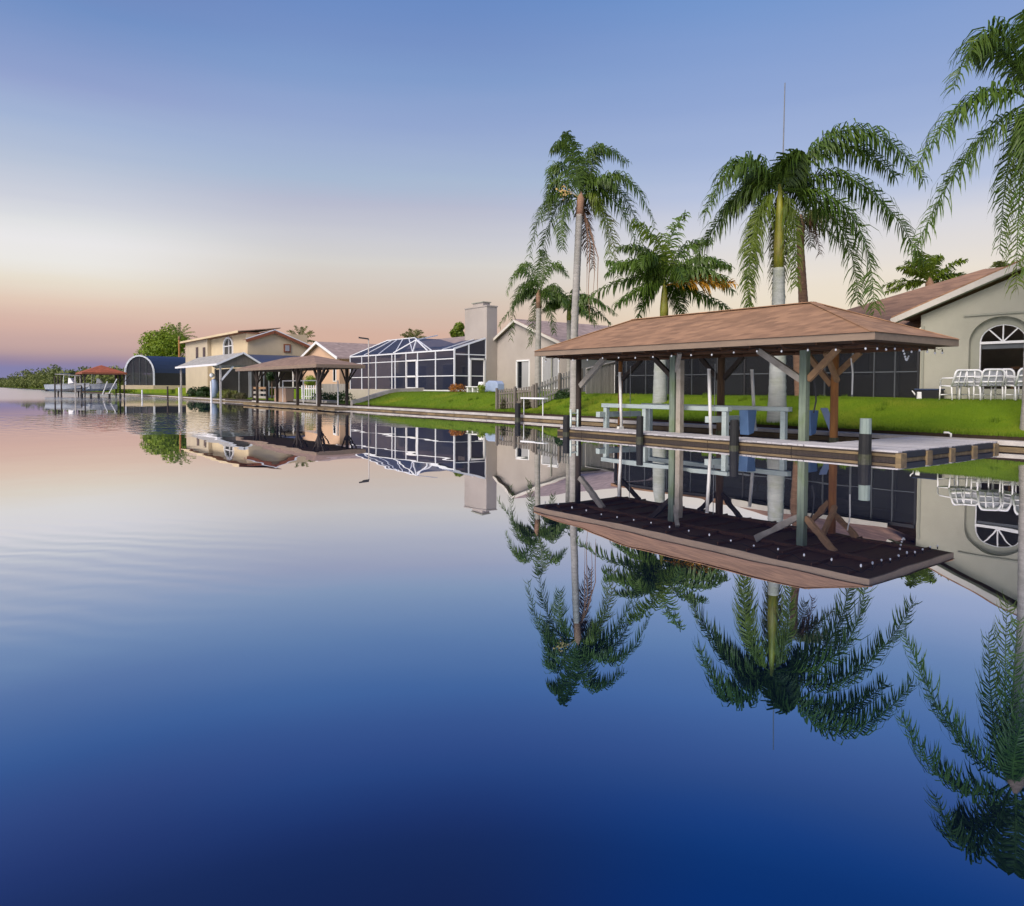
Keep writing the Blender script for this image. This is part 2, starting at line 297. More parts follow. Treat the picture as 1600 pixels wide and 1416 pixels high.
M = dict(
    water=watermat(),
    grass=mat('grass', (.125, .195, .006), (.082, .15, .005), scale=1.1, rough=.9, bump=.6, bscale=30, detail=9, spec=.15, dirt=((.23, .22, .02), .45, .6)),
    blade=leafmat('grass_blade', (.14, .22, .008), (.09, .165, .006), .3, .6, .8),
    soil=mat('soil', (.035, .022, .014), rough=1, scale=8),
    concrete=mat('concrete', (.52, .48, .45), (.38, .35, .33), scale=2.5, rough=.85, bump=.25, dirt=((.2, .18, .15), .8, .5)),
    seawall=mat('seawall_panel', (.13, .085, .05), (.07, .045, .03), scale=1.5, stretch=(1, 1, 6), rough=.85, bump=.4),
    plank=mat('deck_plank', (.56, .54, .58), (.42, .41, .44), scale=4, stretch=(.3, 6, 6), rough=.5, bump=.4, rand=.16, dirt=((.27, .25, .24), 1.3, .55)),
    tan=mat('tan_timber', (.27, .19, .095), (.12, .085, .045), scale=2.4, stretch=(4, .5, 4), rough=.8, bump=.5, dirt=((.05, .035, .022), 1.6, .8)),
    dark_timber=mat('dark_timber', (.05, .035, .026), (.025, .018, .015), scale=3, stretch=(5, 5, .6), rough=.85, bump=.5),
    pile=mat('tarred_pile', (.010, .010, .011), (.005, .005, .006), scale=4, stretch=(4, 4, .5), rough=.7, bump=.5),
    pale_wood=mat('pale_wood', (.27, .33, .30), (.16, .20, .18), scale=4, stretch=(6, 6, .4), rough=.8, bump=.5),
    green_post=mat('weathered_green_post', (.20, .25, .19), (.11, .14, .11), scale=3, stretch=(6, 6, .5), rough=.85, bump=.5, dirt=((.10, .15, .05), 2, .7)),
    brown_post=mat('brown_post', (.15, .09, .05), (.07, .045, .028), scale=3, stretch=(6, 6, .5), rough=.85, bump=.5),
    orange_post=mat('orange_post', (.42, .19, .055), (.25, .10, .035), scale=3, stretch=(6, 6, .5), rough=.8, bump=.5),
    brace=mat('brace_timber', (.36, .21, .10), (.22, .13, .07), scale=3, stretch=(2, 2, 2), rough=.8, bump=.4),
    grey_brace=mat('grey_brace', (.40, .36, .31), (.25, .22, .18), scale=3, rough=.8, bump=.4),
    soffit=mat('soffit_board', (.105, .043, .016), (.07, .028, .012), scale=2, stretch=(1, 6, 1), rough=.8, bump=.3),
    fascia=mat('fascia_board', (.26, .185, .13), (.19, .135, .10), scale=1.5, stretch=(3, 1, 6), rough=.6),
    roof=shingles('brown_shingle', (.335, .19, .108), (.245, .137, .08)),
    roof_house=shingles('house_shingle', (.34, .195, .115), (.23, .13, .08)),
    roof_far=shingles('far_shingle', (.27, .175, .125), (.21, .135, .10)),
    roof_red=shingles('red_shingle', (.36, .09, .035), (.25, .06, .028)),
    roof_pink=shingles('pinkish_shingle', (.36, .27, .24), (.28, .21, .19)),
    roof_gray=shingles('grey_shingle', (.42, .40, .37), (.32, .31, .29)),
    stucco=mat('stucco', (.41, .40, .335), (.36, .35, .29), scale=.8, rough=.9, bump=.35, bscale=28, dirt=((.27, .265, .215), .55, .45)),
    stucco_dark=mat('stucco_trim', (.33, .33, .275), (.29, .295, .25), scale=.8, rough=.9, bump=.2, bscale=40),  # darker tone than the wall stucco, for niche, moulding, downspouts and flue cap
    siding=mat('beige_siding', (.40, .355, .325), (.35, .31, .285), scale=.6, rough=.85, bump=.3, bscale=20, dirt=((.27, .24, .21), .4, .45)),
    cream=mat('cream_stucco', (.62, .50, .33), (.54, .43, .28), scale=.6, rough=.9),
    cream_dark=mat('tan_stucco', (.50, .42, .31), (.43, .36, .27), scale=.6, rough=.9),  # duller, darker tone than the cream stucco, for side block and back wall
    peach=mat('peach_stucco', (.60, .40, .28), (.53, .35, .24), scale=.6, rough=.9),
    ret=mat('retaining_block', (.46, .42, .36), (.38, .34, .29), scale=.9, rough=.9),
    red_trim=mat('red_brown_trim', (.26, .085, .035), (.2, .06, .025), rough=.7),
    white=mat('white_paint', (.80, .80, .82), (.72, .72, .75), scale=2, rough=.4),
    trim=mat('cream_trim', (.62, .58, .53), (.52, .49, .45), scale=1.2, rough=.6),
    alum=mat('white_aluminium', (.76, .78, .84), (.68, .70, .76), scale=1, rough=.35),
    pvc=mat('white_plastic_pipe', (.82, .81, .80), (.74, .73, .70), scale=3, rough=.35),
    galv=mat('pale_green_metal', (.52, .60, .60), (.40, .48, .48), scale=3, stretch=(3, .5, 3), rough=.5, metal=.2),
    blue=mat('blue_cover', (.13, .23, .42), (.09, .17, .34), scale=2, rough=.55),
    pale_blue=mat('pale_blue_tarp', (.34, .42, .60), (.26, .33, .5), scale=3, rough=.6, bump=.5),
    screen=screenmat('screen_mesh', (.007, .011, .036), .14),
    screen_roof=screenmat('roof_screen_mesh', (.018, .027, .062), .2),
    screen_dark=screenmat('lanai_mesh', (.010, .012, .018), .5),
    navy=mat('navy_cover', (.035, .055, .12), (.028, .045, .10), rough=.5),
    mull=mat('grey_mullion', (.10, .11, .125), rough=.4),
    bronze=mat('bronze_frame', (.03, .03, .034), rough=.4),
    curtain=mat('curtain', (.38, .38, .40), (.28, .28, .30), scale=2, stretch=(8, 8, .2), rough=.9),
    interior=mat('dim_interior', (.07, .065, .06), (.05, .045, .042), rough=.9),
    room=mat('room_wall', (.30, .24, .18), (.24, .19, .14), rough=.9),
    glass=glass('window_glass'),
    wood_furn=mat('brown_furniture', (.25, .11, .03), (.16, .07, .02), rough=.5),
    bark=mat('palm_bark', (.38, .355, .33), (.25, .235, .215), scale=2.2, stretch=(1, 1, 5), rough=.9, bump=.7, bscale=6, dirt=((.15, .16, .12), 1.2, .5)),
    algae=mat('algae_band', (.06, .065, .03), (.03, .03, .018), scale=6, rough=.5, bump=.6),
    bark_brown=mat('brown_palm_bark', (.34, .20, .13), (.18, .10, .065), scale=3, stretch=(1, 1, 6), rough=.95, bump=.8),
    bark_pale=mat('pale_palm_bark', (.37, .39, .38), (.25, .27, .265), scale=1.8, stretch=(1, 1, 7), rough=.9, bump=.7, bscale=4, dirt=((.22, .24, .17), 1.6, .85)),
    shaft=mat('crownshaft', (.30, .28, .025), (.13, .17, .02), scale=2.2, stretch=(7, 7, .6), rough=.5, bump=.4, dirt=((.16, .10, .04), 1.4, .8)),
    rachis=mat('frond_stem', (.12, .15, .03), (.08, .11, .02), rough=.5),
    frond=leafmat('frond_green', (.105, .168, .022), (.055, .110, .018), .35, .42),
    frond_lime=leafmat('frond_lime', (.17, .23, .02), (.10, .16, .018), .35, .45),
    frond_olive=leafmat('frond_olive', (.17, .18, .045), (.10, .12, .03), .35, .5),
    frond_dead=leafmat('frond_dead', (.62, .33, .03), (.42, .21, .025), .3, .7),
    frond_brown=leafmat('frond_brown', (.17, .10, .05), (.10, .06, .035), .3, .8),
    bloom=mat('palm_bloom', (.62, .42, .16), (.45, .3, .1), rough=.8),
    leaf=leafmat('broad_leaf', (.22, .29, .02), (.12, .19, .014), .3, .5, .6),
    leaf_dark=leafmat('dark_leaf', (.035, .08, .018), (.02, .05, .012), .25, .5, .6),
    leaf_far=leafmat('mangrove_leaf', (.21, .235, .05), (.12, .15, .04), .25, .6, .1),
    ivy=leafmat('ivy_leaf', (.055, .07, .02), (.08, .06, .03), .2, .7, 2),
    flower=leafmat('orange_flower', (.55, .22, .03), (.4, .15, .03), .3, .6, 6),
    fence=mat('weathered_fence', (.36, .34, .32), (.24, .225, .21), scale=3, stretch=(6, 6, .5), rough=.9, bump=.4, rand=.15),
    fence_dark=mat('dark_weathered_fence', (.19, .165, .14), (.11, .095, .08), scale=3, stretch=(6, 6, .5), rough=.9, bump=.4, rand=.2),
    bulb=mat('white_bulb', (.88, .88, .90), (.8, .8, .84), rough=.15),
    cable=mat('black_cable', (.01, .01, .01), rough=.6),
    steel=mat('grey_steel', (.25, .26, .28), rough=.45, metal=.4),
    bumper=mat('navy_bumper', (.014, .018, .035), (.009, .011, .022), rough=.55),
    black=mat('black_plastic', (.012, .012, .016), rough=.5),
    sling=screenmat('chair_sling', (.42, .44, .50), .35),
    hull=mat('white_hull', (.58, .58, .60), (.48, .48, .5), rough=.25),
)
# ================================================================== the setting
def sst(a, b, x):
    t = max(0, min(1, (x - a) / (b - a))); return t * t * (3 - 2 * t)
def ground_z(x, y):
    if y > LOT and x < 26.75: return .30 + .02 * math.sin(x * 2 + y * .7)
    z = .30 + .87 * sst(21.0, 25.0, x) + .10 * sst(25, 32, x)
    return z + .035 * math.sin(x * .9 + y * .43) * math.sin(y * .31) * sst(21.3, 23, x)
LOT = 46.6
w = MB(); w.quad((-1500, -300, 0), (1500, -300, 0), (1500, 3500, 0), (-1500, 3500, 0))
w.build('water', M['water'], kind='structure')
def grid(name, xs, ys, m, zf):
    b = MB(); n = len(xs)
    b.v = [Vector((x, y, zf(x, y))) for y in ys for x in xs]
    b.f = [(j*n+i, j*n+i+1, (j+1)*n+i+1, (j+1)*n+i) for j in range(len(ys)-1) for i in range(n-1)]
    return b.build(name, m, smooth=True, kind='structure')
XW = 21.32
xs = [XW + .22 * i for i in range(25)] + [26.74, 26.76, 28, 30, 34, 40, 60, 120, 400]
xs = sorted(set(round(v, 3) for v in xs))
ys = [-40, -20, -8] + [-4 + .6 * i for i in range(80)] + [LOT - .01, LOT + .01] + [47.5 + 2 * i for i in range(28)] + [110 + 12 * i for i in range(12)] + [300, 400, 600, 900, 1500]
ys = sorted(set(v for v in ys if v < LOT or v >= LOT))
grid('lawn', xs, ys, M['grass'], ground_z)
b = MB()
for y0, y1 in zip(ys[:-1], ys[1:]): b.quad((XW, y0, .1), (XW, y1, .1), (XW, y1, ground_z(XW, y1)), (XW, y0, ground_z(XW, y0)))
b.build('soil_bank', M['soil'], kind='structure')
# short grass on the slope nearest to the camera
def grass():
    b = MB(); rr = random.Random(3)
    def patch(x0, x1, y0, y1, n, hmin, hmax, wd):
        for _ in range(n):
            x, y = rr.uniform(x0, x1), rr.uniform(y0, y1)
            if y > LOT and x > 26.6: continue
            z = ground_z(x, y) - .01; a = rr.uniform(0, 6.28); h = rr.uniform(hmin, hmax); l = rr.uniform(-.5, .5) * h
            dx, dy = math.cos(a) * wd, math.sin(a) * wd
            b.add([(x-dx, y-dy, z), (x+dx, y+dy, z), (x+dy*20*l, y-dx*20*l, z+h)], [(0, 1, 2)])
    patch(21.33, 25.6, 3, 21, 42000, .03, .075, .006)
    patch(21.33, 25.6, 21, 47, 16000, .04, .09, .011)
    patch(21.28, 21.40, 3, 46, 9000, .05, .17, .008)
    for _ in range(60):
        cx, cy = rr.uniform(21.3, 25), rr.uniform(5, 40); patch(cx - .12, cx + .12, cy - .12, cy + .12, 60, .08, .2, .009)
    b.build('grass', M['blade'], kind='stuff', label='short green lawn grass on the bank above the seawall')
grass()
# ------------------------------------------------------------------ seawall: one long wall, capped in slabs
sw = thing('seawall', 'long low brown seawall with a pale concrete cap along the lawns', 'seawall', (21, 30, 0))
MB().box(20.98, 21.25, -12, 200, -.6, .10).build('wall_panel', M['seawall'], sw)
yy = -6.0; cap0 = None
while yy < 150:
    L_ = 3.0
    if cap0 is None:
        cap0 = MB().box(20.90, 21.34, yy + .012, yy + L_ - .012, .10, .215).build('cap_slab', M['concrete'], sw, bevel=.012); base_y = yy
    else: copy_part(cap0, sw, (R.uniform(-.012, .012), yy - base_y, R.uniform(-.008, .008)))
    yy += L_
MB().bar((20.95, -12, .02), (20.95, 150, .02), .05, .09).build('waler', M['tan'], sw)
# lot boundary kerb and the retaining wall of the neighbour's lot
b = MB(); n = 22
pts = [(21.3 + (26.9 - 21.3) * i / n) for i in range(n + 1)]
for x0, x1 in zip(pts[:-1], pts[1:]):
    z0, z1 = ground_z(x0, LOT - .1) + .26, ground_z(x1, LOT - .1) + .26
    b.add([(x0, LOT-.15, 0), (x1, LOT-.15, 0), (x1, LOT-.15, z1), (x0, LOT-.15, z0), (x0, LOT+.2, 0), (x1, LOT+.2, 0), (x1, LOT+.2, z1), (x0, LOT+.2, z0)],
          [(0,1,2,3), (5,4,7,6), (3,2,6,7), (0,3,7,4), (1,5,6,2)])
k = b.build('garden_kerb', M['concrete'], label='sloping white kerb climbing the grass bank to the screen enclosure', category='kerb')
MB().box(26.72, 27.0, LOT + .2, 64, 0, 1.29).build('retaining_wall', M['ret'], label='beige retaining wall under the white framed screen enclosure', category='wall')
# ================================================================== main boat cover
EX0, EX1, EY0, EY1, EZ = 15.6, 19.65, 7.95, 19.5, 2.62
RX, RY0, RY1, RZ = 17.62, 10.6, 16.9, 3.72
g = thing('boat_cover', 'brown hip roofed boat cover on timber posts, nearest and largest on the canal', 'boat cover', (18.3, 13.7, 0))
def hip_roof(mb, x0, x1, y0, y1, z, rx, ry0, ry1, rz, thick=.05):
    a, bb, c, d = (x0,y0,z), (x1,y0,z), (x1,y1,z), (x0,y1,z); e, f = (rx, ry0, rz), (rx, ry1, rz)
    mb.add([a, bb, c, d, e, f, *[(p[0], p[1], z - thick) for p in (a, bb, c, d)]],
           [(0,1,4), (1,2,5,4), (2,3,5), (3,0,4,5), (0,6,7,1), (1,7,8,2), (2,8,9,3), (3,9,6,0), (9,8,7,6)])
# subdivided with a slight sag so the roof planes are not perfectly flat
def sag_roof(x0, x1, y0, y1, z, rx, ry0, ry1, rz, seed, amp):
    rr = random.Random(seed); b = MB()
    def tri_patch(p0, p1, q0, q1, nu, nv):
        o = len(b.v); p0, p1, q0, q1 = map(Vector, (p0, p1, q0, q1))
        for j in range(nv + 1):
            v = j / nv
            for i in range(nu + 1):
                u = i / nu; p = (p0.lerp(p1, u)).lerp(q0.lerp(q1, u), v)
                e = math.sin(math.pi * u) * math.sin(math.pi * v)
                p.z += -amp * e * (.6 + .5 * math.sin(u * 9 + seed) + rr.uniform(-.15, .15)); b.v.append(p)
        for j in range(nv):
            for i in range(nu): b.f.append((o+j*(nu+1)+i, o+j*(nu+1)+i+1, o+(j+1)*(nu+1)+i+1, o+(j+1)*(nu+1)+i))
    A, B, C, D, E, F = (x0,y0,z), (x1,y0,z), (x1,y1,z), (x0,y1,z), (rx,ry0,rz), (rx,ry1,rz)
    tri_patch(D, A, F, E, 24, 10); tri_patch(B, C, E, F, 24, 10); tri_patch(A, B, E, E, 12, 10); tri_patch(C, D, F, F, 12, 10)
    return b
sag_roof(EX0 - .05, EX1 + .05, EY0 - .05, EY1 + .05, EZ + .10, RX, RY0, RY1, RZ, 2, .05).build('roof', M['roof'], g)
for p, q in (((EX0, EY0, EZ+.10), (RX, RY0, RZ)), ((EX1, EY0, EZ+.10), (RX, RY0, RZ)), ((EX0, EY1, EZ+.10), (RX, RY1, RZ)), ((EX1, EY1, EZ+.10), (RX, RY1, RZ)), ((RX, RY0, RZ), (RX, RY1, RZ))):
    MB().bar(Vector(p) + Vector((0, 0, .012)), Vector(q) + Vector((0, 0, .012)), .16, .02).build('ridge_cap', M['roof'], g)
for p, q in (((EX0, EY0-.02, EZ), (EX0, EY1+.02, EZ)), ((EX1, EY0-.02, EZ), (EX1, EY1+.02, EZ)), ((EX0+.02, EY0, EZ), (EX1-.02, EY0, EZ)), ((EX0+.02, EY1, EZ), (EX1-.02, EY1, EZ))):
    MB().bar(Vector(p) + UP * .015, Vector(q) + UP * .015, .04, .16).build('fascia', M['fascia'], g)
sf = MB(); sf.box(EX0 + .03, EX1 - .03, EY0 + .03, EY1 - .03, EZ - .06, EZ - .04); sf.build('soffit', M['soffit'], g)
PX0, PX1 = 16.9, 19.1; PY = (10.35, 14.55, 18.75)
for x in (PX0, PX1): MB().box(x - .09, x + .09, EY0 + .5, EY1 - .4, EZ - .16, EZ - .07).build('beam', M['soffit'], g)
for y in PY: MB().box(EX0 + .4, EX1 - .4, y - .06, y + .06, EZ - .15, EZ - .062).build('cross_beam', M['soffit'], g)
for i in range(13):
    y = EY0 + .5 + i * (EY1 - EY0 - 1) / 12
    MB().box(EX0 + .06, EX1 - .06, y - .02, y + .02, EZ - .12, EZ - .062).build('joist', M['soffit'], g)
def post(x, y, m, w_=.17, z0=-.6, label=None, lean=0):
    o = MB().tube([(x + lean, y, z0), (x + lean*.5, y, 1.0), (x, y, EZ - .16)], [w_ * .56, w_ * .52, w_ * .5], 10).build('post', m, g, smooth=True)
    MB().tube([(x + lean, y, -.2), (x + lean, y, .14 + R.uniform(0, .06))], [w_ * .64, w_ * .61], 10).build('algae_band', M['algae'], g)
    if label: o['label'] = label
def sqpost(x, y, m, w_=.18, z0=-.6, label=None):
    o = MB().box(x - w_/2, x + w_/2, y - w_/2, y + w_/2, z0, EZ - .16).build('post', m, g, bevel=.012)
    if label: o['label'] = label
sqpost(PX0, PY[0], M['green_post'], .19, -.6, 'green weathered square post')
sqpost(PX0, PY[1], M['green_post'], .20, -.6, 'green weathered square post')
MB().box(PX0 - .08, PX0 + .10, PY[1] - .30, PY[1] - .14, -.3, EZ - .30).build('post_sleeve', M['grey_brace'], g, bevel=.01)
post(PX0, PY[2], M['dark_timber'], .19, label='dark brown round post')
post(PX1, PY[0] + .45, M['orange_post'], .20, label='orange brown round post')
post(PX1, PY[1], M['brown_post'], .23, label='mossy dark brown post'); post(PX1, PY[2] + .2, M['orange_post'], .15)
def brace(p, q, m, w_=.11): MB().bar(p, q, w_, w_ * 1.25).build('brace', m, g, bevel=.008)
zb = EZ - .25
brace((PX0, PY[0] + .08, 1.72), (PX0 - .1, PY[0] + 1.25, zb + .12), M['grey_brace'], .13)
brace((PX0 + .02, PY[0] - .08, 1.72), (PX0 + .05, PY[0] - .85, zb + .12), M['brace'], .12)
brace((PX1, PY[0] + .53, 1.6), (PX1, PY[0] + 1.3, zb + .12), M['brace'], .12)
brace((PX1, PY[0] + .37, 1.7), (PX1 - .75, PY[0] + .3, zb + .1), M['brace'], .11)
brace((PX1, PY[0] + .4, 1.9), (PX1, PY[0] - .25, zb + .1), M['brace'], .11)
brace((PX0 - .02, PY[1] - .1, 2.0), (PX0 - .3, PY[1] - .45, zb + .15), M['grey_brace'], .11)
brace((PX0, PY[1] + .1, 1.85), (PX0, PY[1] + .9, zb + .12), M['dark_timber'], .11)
brace((PX0, PY[2] - .1, 1.55), (PX0, PY[2] - 1.25, zb + .10), M['grey_brace'], .14)
brace((PX1, PY[2] + .1, 1.8), (PX1, PY[2] - .8, zb + .10), M['dark_timber'], .11)
brace((PX1, PY[1] + .1, 1.8), (PX1, PY[1] + .8, zb + .10), M['dark_timber'], .11)
brace((PX1, PY[1] - .1, 1.8), (PX1, PY[1] - .8, zb + .10), M['dark_timber'], .11)
# string of bulbs under the eaves
st = thing('string_lights', 'string of small white bulbs hanging under the brown boat cover eave', 'string lights', (EX0, EY0, EZ))
stops = [(EX0 + .22, EY1 - .3)] + [(EX0 + .22, EY1 - .3 - i * (EY1 - EY0 - .6) / 16) for i in range(1, 17)] + [(EX0 + .22 + i * .4, EY0 + .25) for i in range(1, 10)]
zt = EZ - .07
cb = []
for i, (x, y) in enumerate(stops):
    cb.append((x, y, zt - .04))
    if i + 1 < len(stops):
        nx, ny = stops[i+1]; cb.append(((x+nx)/2, (y+ny)/2, zt - .05 - R.uniform(.03, .07)))
MB().tube(cb, .006, 4, False).build('cable', M['cable'], st)
soc = MB().tube([(0, 0, 0), (0, 0, -.055)], .014, 6); bul = MB().ball((0, 0, -.085), .024, 8, 6, 1.25)
sm = bl = None
for (x, y) in stops:
    dz = R.uniform(-.05, .0) - .04
    if sm is None:
        sm = MB(); sm.v = [v + Vector((x, y, zt)) for v in soc.v]; sm.f = soc.f; sm = sm.build('socket', M['cable'], st)
        bl = MB(); bl.v = [v + Vector((x, y, zt)) for v in bul.v]; bl.f = bul.f; bl = bl.build('bulb', M['bulb'], st, smooth=True)
        sm.location.z = dz; bl.location.z = dz; s0 = (x, y)
    else:
        for src in (sm, bl):
            c = src.copy(); COL.objects.link(c); c.parent = st; c.location = (x - s0[0], y - s0[1], dz)
# a second short loop of bulbs at the right-hand back corner
st2 = thing('string_lights', 'short loop of bulbs sagging in the right corner of the boat cover', 'string lights', (18.4, 9, EZ))
pp = [(17.9 + .25*i, 8.4 + .1*i, EZ - .22 - .12*math.sin(i*math.pi/6)) for i in range(7)]
MB().tube(pp, .006, 4, False).build('cable', M['cable'], st2)
for p in pp: MB().ball(Vector(p) - Vector((0, 0, .06)), .024, 8, 6, 1.2).build('bulb', M['bulb'], st2, smooth=True)
# hanging extension lead and hose on the near posts
MB().tube([(PX0+.1, PY[0]-.16, 1.8), (PX0+.12, PY[0]-.22, 1.55), (PX0+.12, PY[0]-.25, 1.2), (PX0+.1, PY[0]-.2, .9)], .022, 6).build('hose', M['black'], label='black hose hanging from the green post of the boat cover', category='hose')
MB().tube([(PX1-.1, PY[0]-.05, EZ-.3), (PX1-.12, PY[0]-.12, 1.9), (PX1-.1, PY[0]-.1, 1.35)], .02, 6).build('lift_cable', M['pvc'], label='white cable hanging beside the orange post', category='cable')
# ------------------------------------------------------------------ boat lift under the cover
lf = thing('boat_lift', 'empty boat lift with pale green metal beams and blue covers under the brown roof', 'boat lift', (18.2, 15.5, 0))
for X_, y0, y1, z in ((17.35, 18.0, 12.9, .98), (18.75, 17.5, 11.9, .98)):
    MB().box(X_ - .1, X_ + .1, y1, y0, z - .13, z).build('bunk', M['galv'], lf, bevel=.01)
for y, z in ((17.9, .8), (13.4, .8)):
    MB().box(17.0, 19.0, y - .09, y + .09, .52, .70).build('cradle_beam', M['galv'], lf, bevel=.01)
for X_, y in ((17.35, 17.85), (17.35, 16.1), (17.35, 13.05), (18.75, 12.1), (18.75, 17.2)):
    MB().box(X_ - .075, X_ + .075, y - .075, y + .075, -.5, .85).build('upright', M['galv'], lf, bevel=.01)
MB().tube([(17.9, 15.4, -.6), (17.9, 15.4, .82)], .15, 10).build('pile', M['brown_post'], lf, smooth=True)
for X_, y in ((18.2, 12.9), (19.5, 11.75)):
    b = MB(); b.prism([(X_-.22, y-.14, .88), (X_+.22, y-.14, .88), (X_+.10, y-.14, .22), (X_-.16, y-.14, .16)], (0, .30, 0)); b.build('motor_cover', M['blue'], lf, bevel=.02)
MB().prism([(19.7, 11.55, .95), (19.85, 11.42, .95), (19.98, 11.15, .22), (19.75, 11.25, .22)], (.08, .06, 0)).build('splash_guard', M['pale_blue'], lf)
for X_, y, z in ((17.7, 17.1, .52), (17.7, 13.7, .5)):
    MB().tube([(X_, y, z), (X_, y, EZ - .4)], .012, 5).build('winch_cable', M['steel'], lf)
def guide(x, y, z0, z1, label, lx=0, ly=0):
    g_ = thing('guide_post', label, 'guide post', (x, y, z0), 'white boat guide posts at the lift')
    MB().tube([(x + lx, y + ly, z0), (x, y, z1)], .048, 10).build('pipe', M['pvc'], g_, smooth=True)
    MB().tube([(x, y, z1), (x, y, z1 + .03)], .052, 10).build('cap', M['pvc'], g_, smooth=True)
    MB().box(x + lx - .16, x + lx + .05, y + ly - .05, y + ly + .05, z0 - .02, z0 + .06).build('bracket', M['pvc'], g_)
p, d = W(968, X=17.0); guide(17.0, p.y, .2, Z(968, 583, d), 'white guide pipe at the left end of the boat lift beam', .05, -.05)
p, d = W(1107, X=17.0); guide(17.0, p.y, .12, Z(1108, 578, d), 'white guide pipe in front of the dark screens, beside the blue cover', .05, -.06)
p, d = W(1174, X=19.2); guide(19.2, p.y, .24, Z(1174, 579, d), 'white guide pipe nearest the blue cover on the back seawall', .06, -.10)
# ------------------------------------------------------------------ dock
DX0, DX1, DY0, DY1, DZ = 15.7, 16.75, 7.45, 18.4, .20
dk = thing('boat_dock', 'low grey plank dock round the boat slip with a tan timber edge', 'dock', (16.2, 13, 0))
pm = None; y = 9.62
while y < DY1 - .1:
    if pm is None: pm = MB().box(DX0, DX1, y + .004, y + .136, DZ - .04, DZ).build('plank', M['plank'], dk, bevel=.004); py0 = y
    else: copy_part(pm, dk, (R.uniform(-.01, .01), y - py0, R.uniform(-.004, .004)))
    y += .14
pm = None; x = DX0
while x < 20.85:
    if pm is None: pm = MB().box(x + .004, x + .136, DY0, 9.6, DZ - .04, DZ).build('plank', M['plank'], dk, bevel=.004); px0 = x
    else: copy_part(pm, dk, (x - px0, R.uniform(-.01, .01), R.uniform(-.004, .004)))
    x += .14
# tan edge boards in lengths, joints visible, with dark gaps between the two courses
y = DY0
while y < DY1:
    y1 = min(DY1, y + 2.44)
    MB().box(DX0 - .05, DX0 - .005, y + .01, y1 - .01, .07, .125).build('edge_board', M['tan'], dk, bevel=.005)
    MB().box(DX0 - .045, DX0 - .005, y + .01, y1 - .01, -.02, .058).build('edge_board', M['dark_timber'], dk, bevel=.005)
    MB().box(DX0 - .03, DX0 + .02, y, y1 - .001, -.3, .158).build('stringer', M['dark_timber'], dk)
    y = y1
MB().box(DX1 - .05, DX1, 9.6, DY1, -.1, .155).build('stringer', M['dark_timber'], dk)
MB().box(DX0, 20.9, 9.55, 9.6, -.1, .155).build('stringer', M['dark_timber'], dk)
MB().box(DX0, 20.9, DY0 + .02, DY0 + .06, -.3, .158).build('stringer', M['dark_timber'], dk)
for i, x in enumerate((15.75, 16.95, 18.1, 19.3, 20.55)):
    MB().box(x - .13, x + .13, DY0 - .10, DY0 + .02, -.3, .155).build('edge_block', M['tan'], dk, bevel=.01)
    if i < 4:
        x1 = (16.95, 18.1, 19.3, 20.55)[i]
        MB().box(x + .14, x1 - .14, DY0 - .07, DY0 + .015, .05, .185).build('bumper', M['bumper'], dk, bevel=.015)
        MB().box(x + .135, x1 - .135, DY0 - .04, DY0 + .012, -.05, .045).build('edge_board', M['tan'], dk)
for y in (10.5, 12.9, 15.6, 18.0):
    MB().tube([(16.6, y, -.6), (16.6, y, .155)], .1, 8).build('pile', M['dark_timber'], dk)
# ------------------------------------------------------------------ mooring piles
def piling(x, y, z, r, label, cap=None, grp='dark mooring piles along the dock'):
    t = thing('mooring_pile', label, 'piling', (x, y, 0), grp)
    zc = z - (cap or 0)
    MB().tube([(x, y, -.8), (x, y, .3), (x + .01, y, zc)], [r*1.05, r*1.02, r*.98], 12).build('shaft', M['pile'], t)
    MB().tube([(x, y, -.2), (x, y, .07 + R.uniform(0, .05))], [r * 1.10, r * 1.07], 12).build('algae_band', M['algae'], t)
    if cap: MB().tube([(x + .01, y, zc), (x + .01, y, z)], [r*.94, r*.92], 12).build('bare_top', M['pale_wood'], t)
    else: MB().tube([(x + .01, y, zc), (x + .01, y, zc + .015)], [r*.9, r*.8], 12).build('cap', M['black'], t)
p, d = W(1353, X=15.45); piling(15.45, p.y, Z(1353, 654, d), .125, 'black mooring pile with a pale bare wood top at the dock corner', .33)
p, d = W(1148, X=15.5); piling(15.5, p.y, Z(1148, 657, d), .11, 'short black mooring pile in front of the blue lift cover')
p, d = W(1000, X=15.5); piling(15.5, p.y, Z(1000, 651, d), .10, 'short black mooring pile in front of the pale green lift beam')
p, d = W(885, X=15.6); piling(15.6, p.y, Z(885, 650, d), .11, 'short black mooring pile at the far left end of the dock')
p, d = W(892, X=16.2); t = thing('dock_ladder', 'pale grey ladder rail standing by the far left mooring pile', 'ladder', (16.2, p.y, 0))
for dx in (0, .3): MB().tube([(16.2 + dx, p.y, -.4), (16.2 + dx, p.y, .78)], .035, 8).build('rail', M['galv'], t, smooth=True)
for z in (-.1, .15, .4, .65): MB().tube([(16.2, p.y, z), (16.5, p.y, z)], .02, 6).build('rung', M['galv'], t)
p, d = W(809, X=20.6); piling(20.6, p.y, .75, .13, 'dark pile standing in the water by the white rail table', None)
# white rail table on the seawall
A_, d1 = W(816, X=21.1); B_, d2 = W(853, X=21.1)
t = thing('rail_table', 'narrow white bench table on two thin legs on the seawall', 'bench', (21.1, B_.y, .2))
zt_ = Z(835, 621, d1)
MB().box(20.98, 21.24, B_.y, A_.y, zt_ - .07, zt_).build('table_top', M['white'], t, bevel=.01)
for yq in (B_.y + .22, A_.y - .12): MB().tube([(21.1, yq, .21), (21.1, yq, zt_ - .07)], .022, 8).build('leg', M['white'], t)
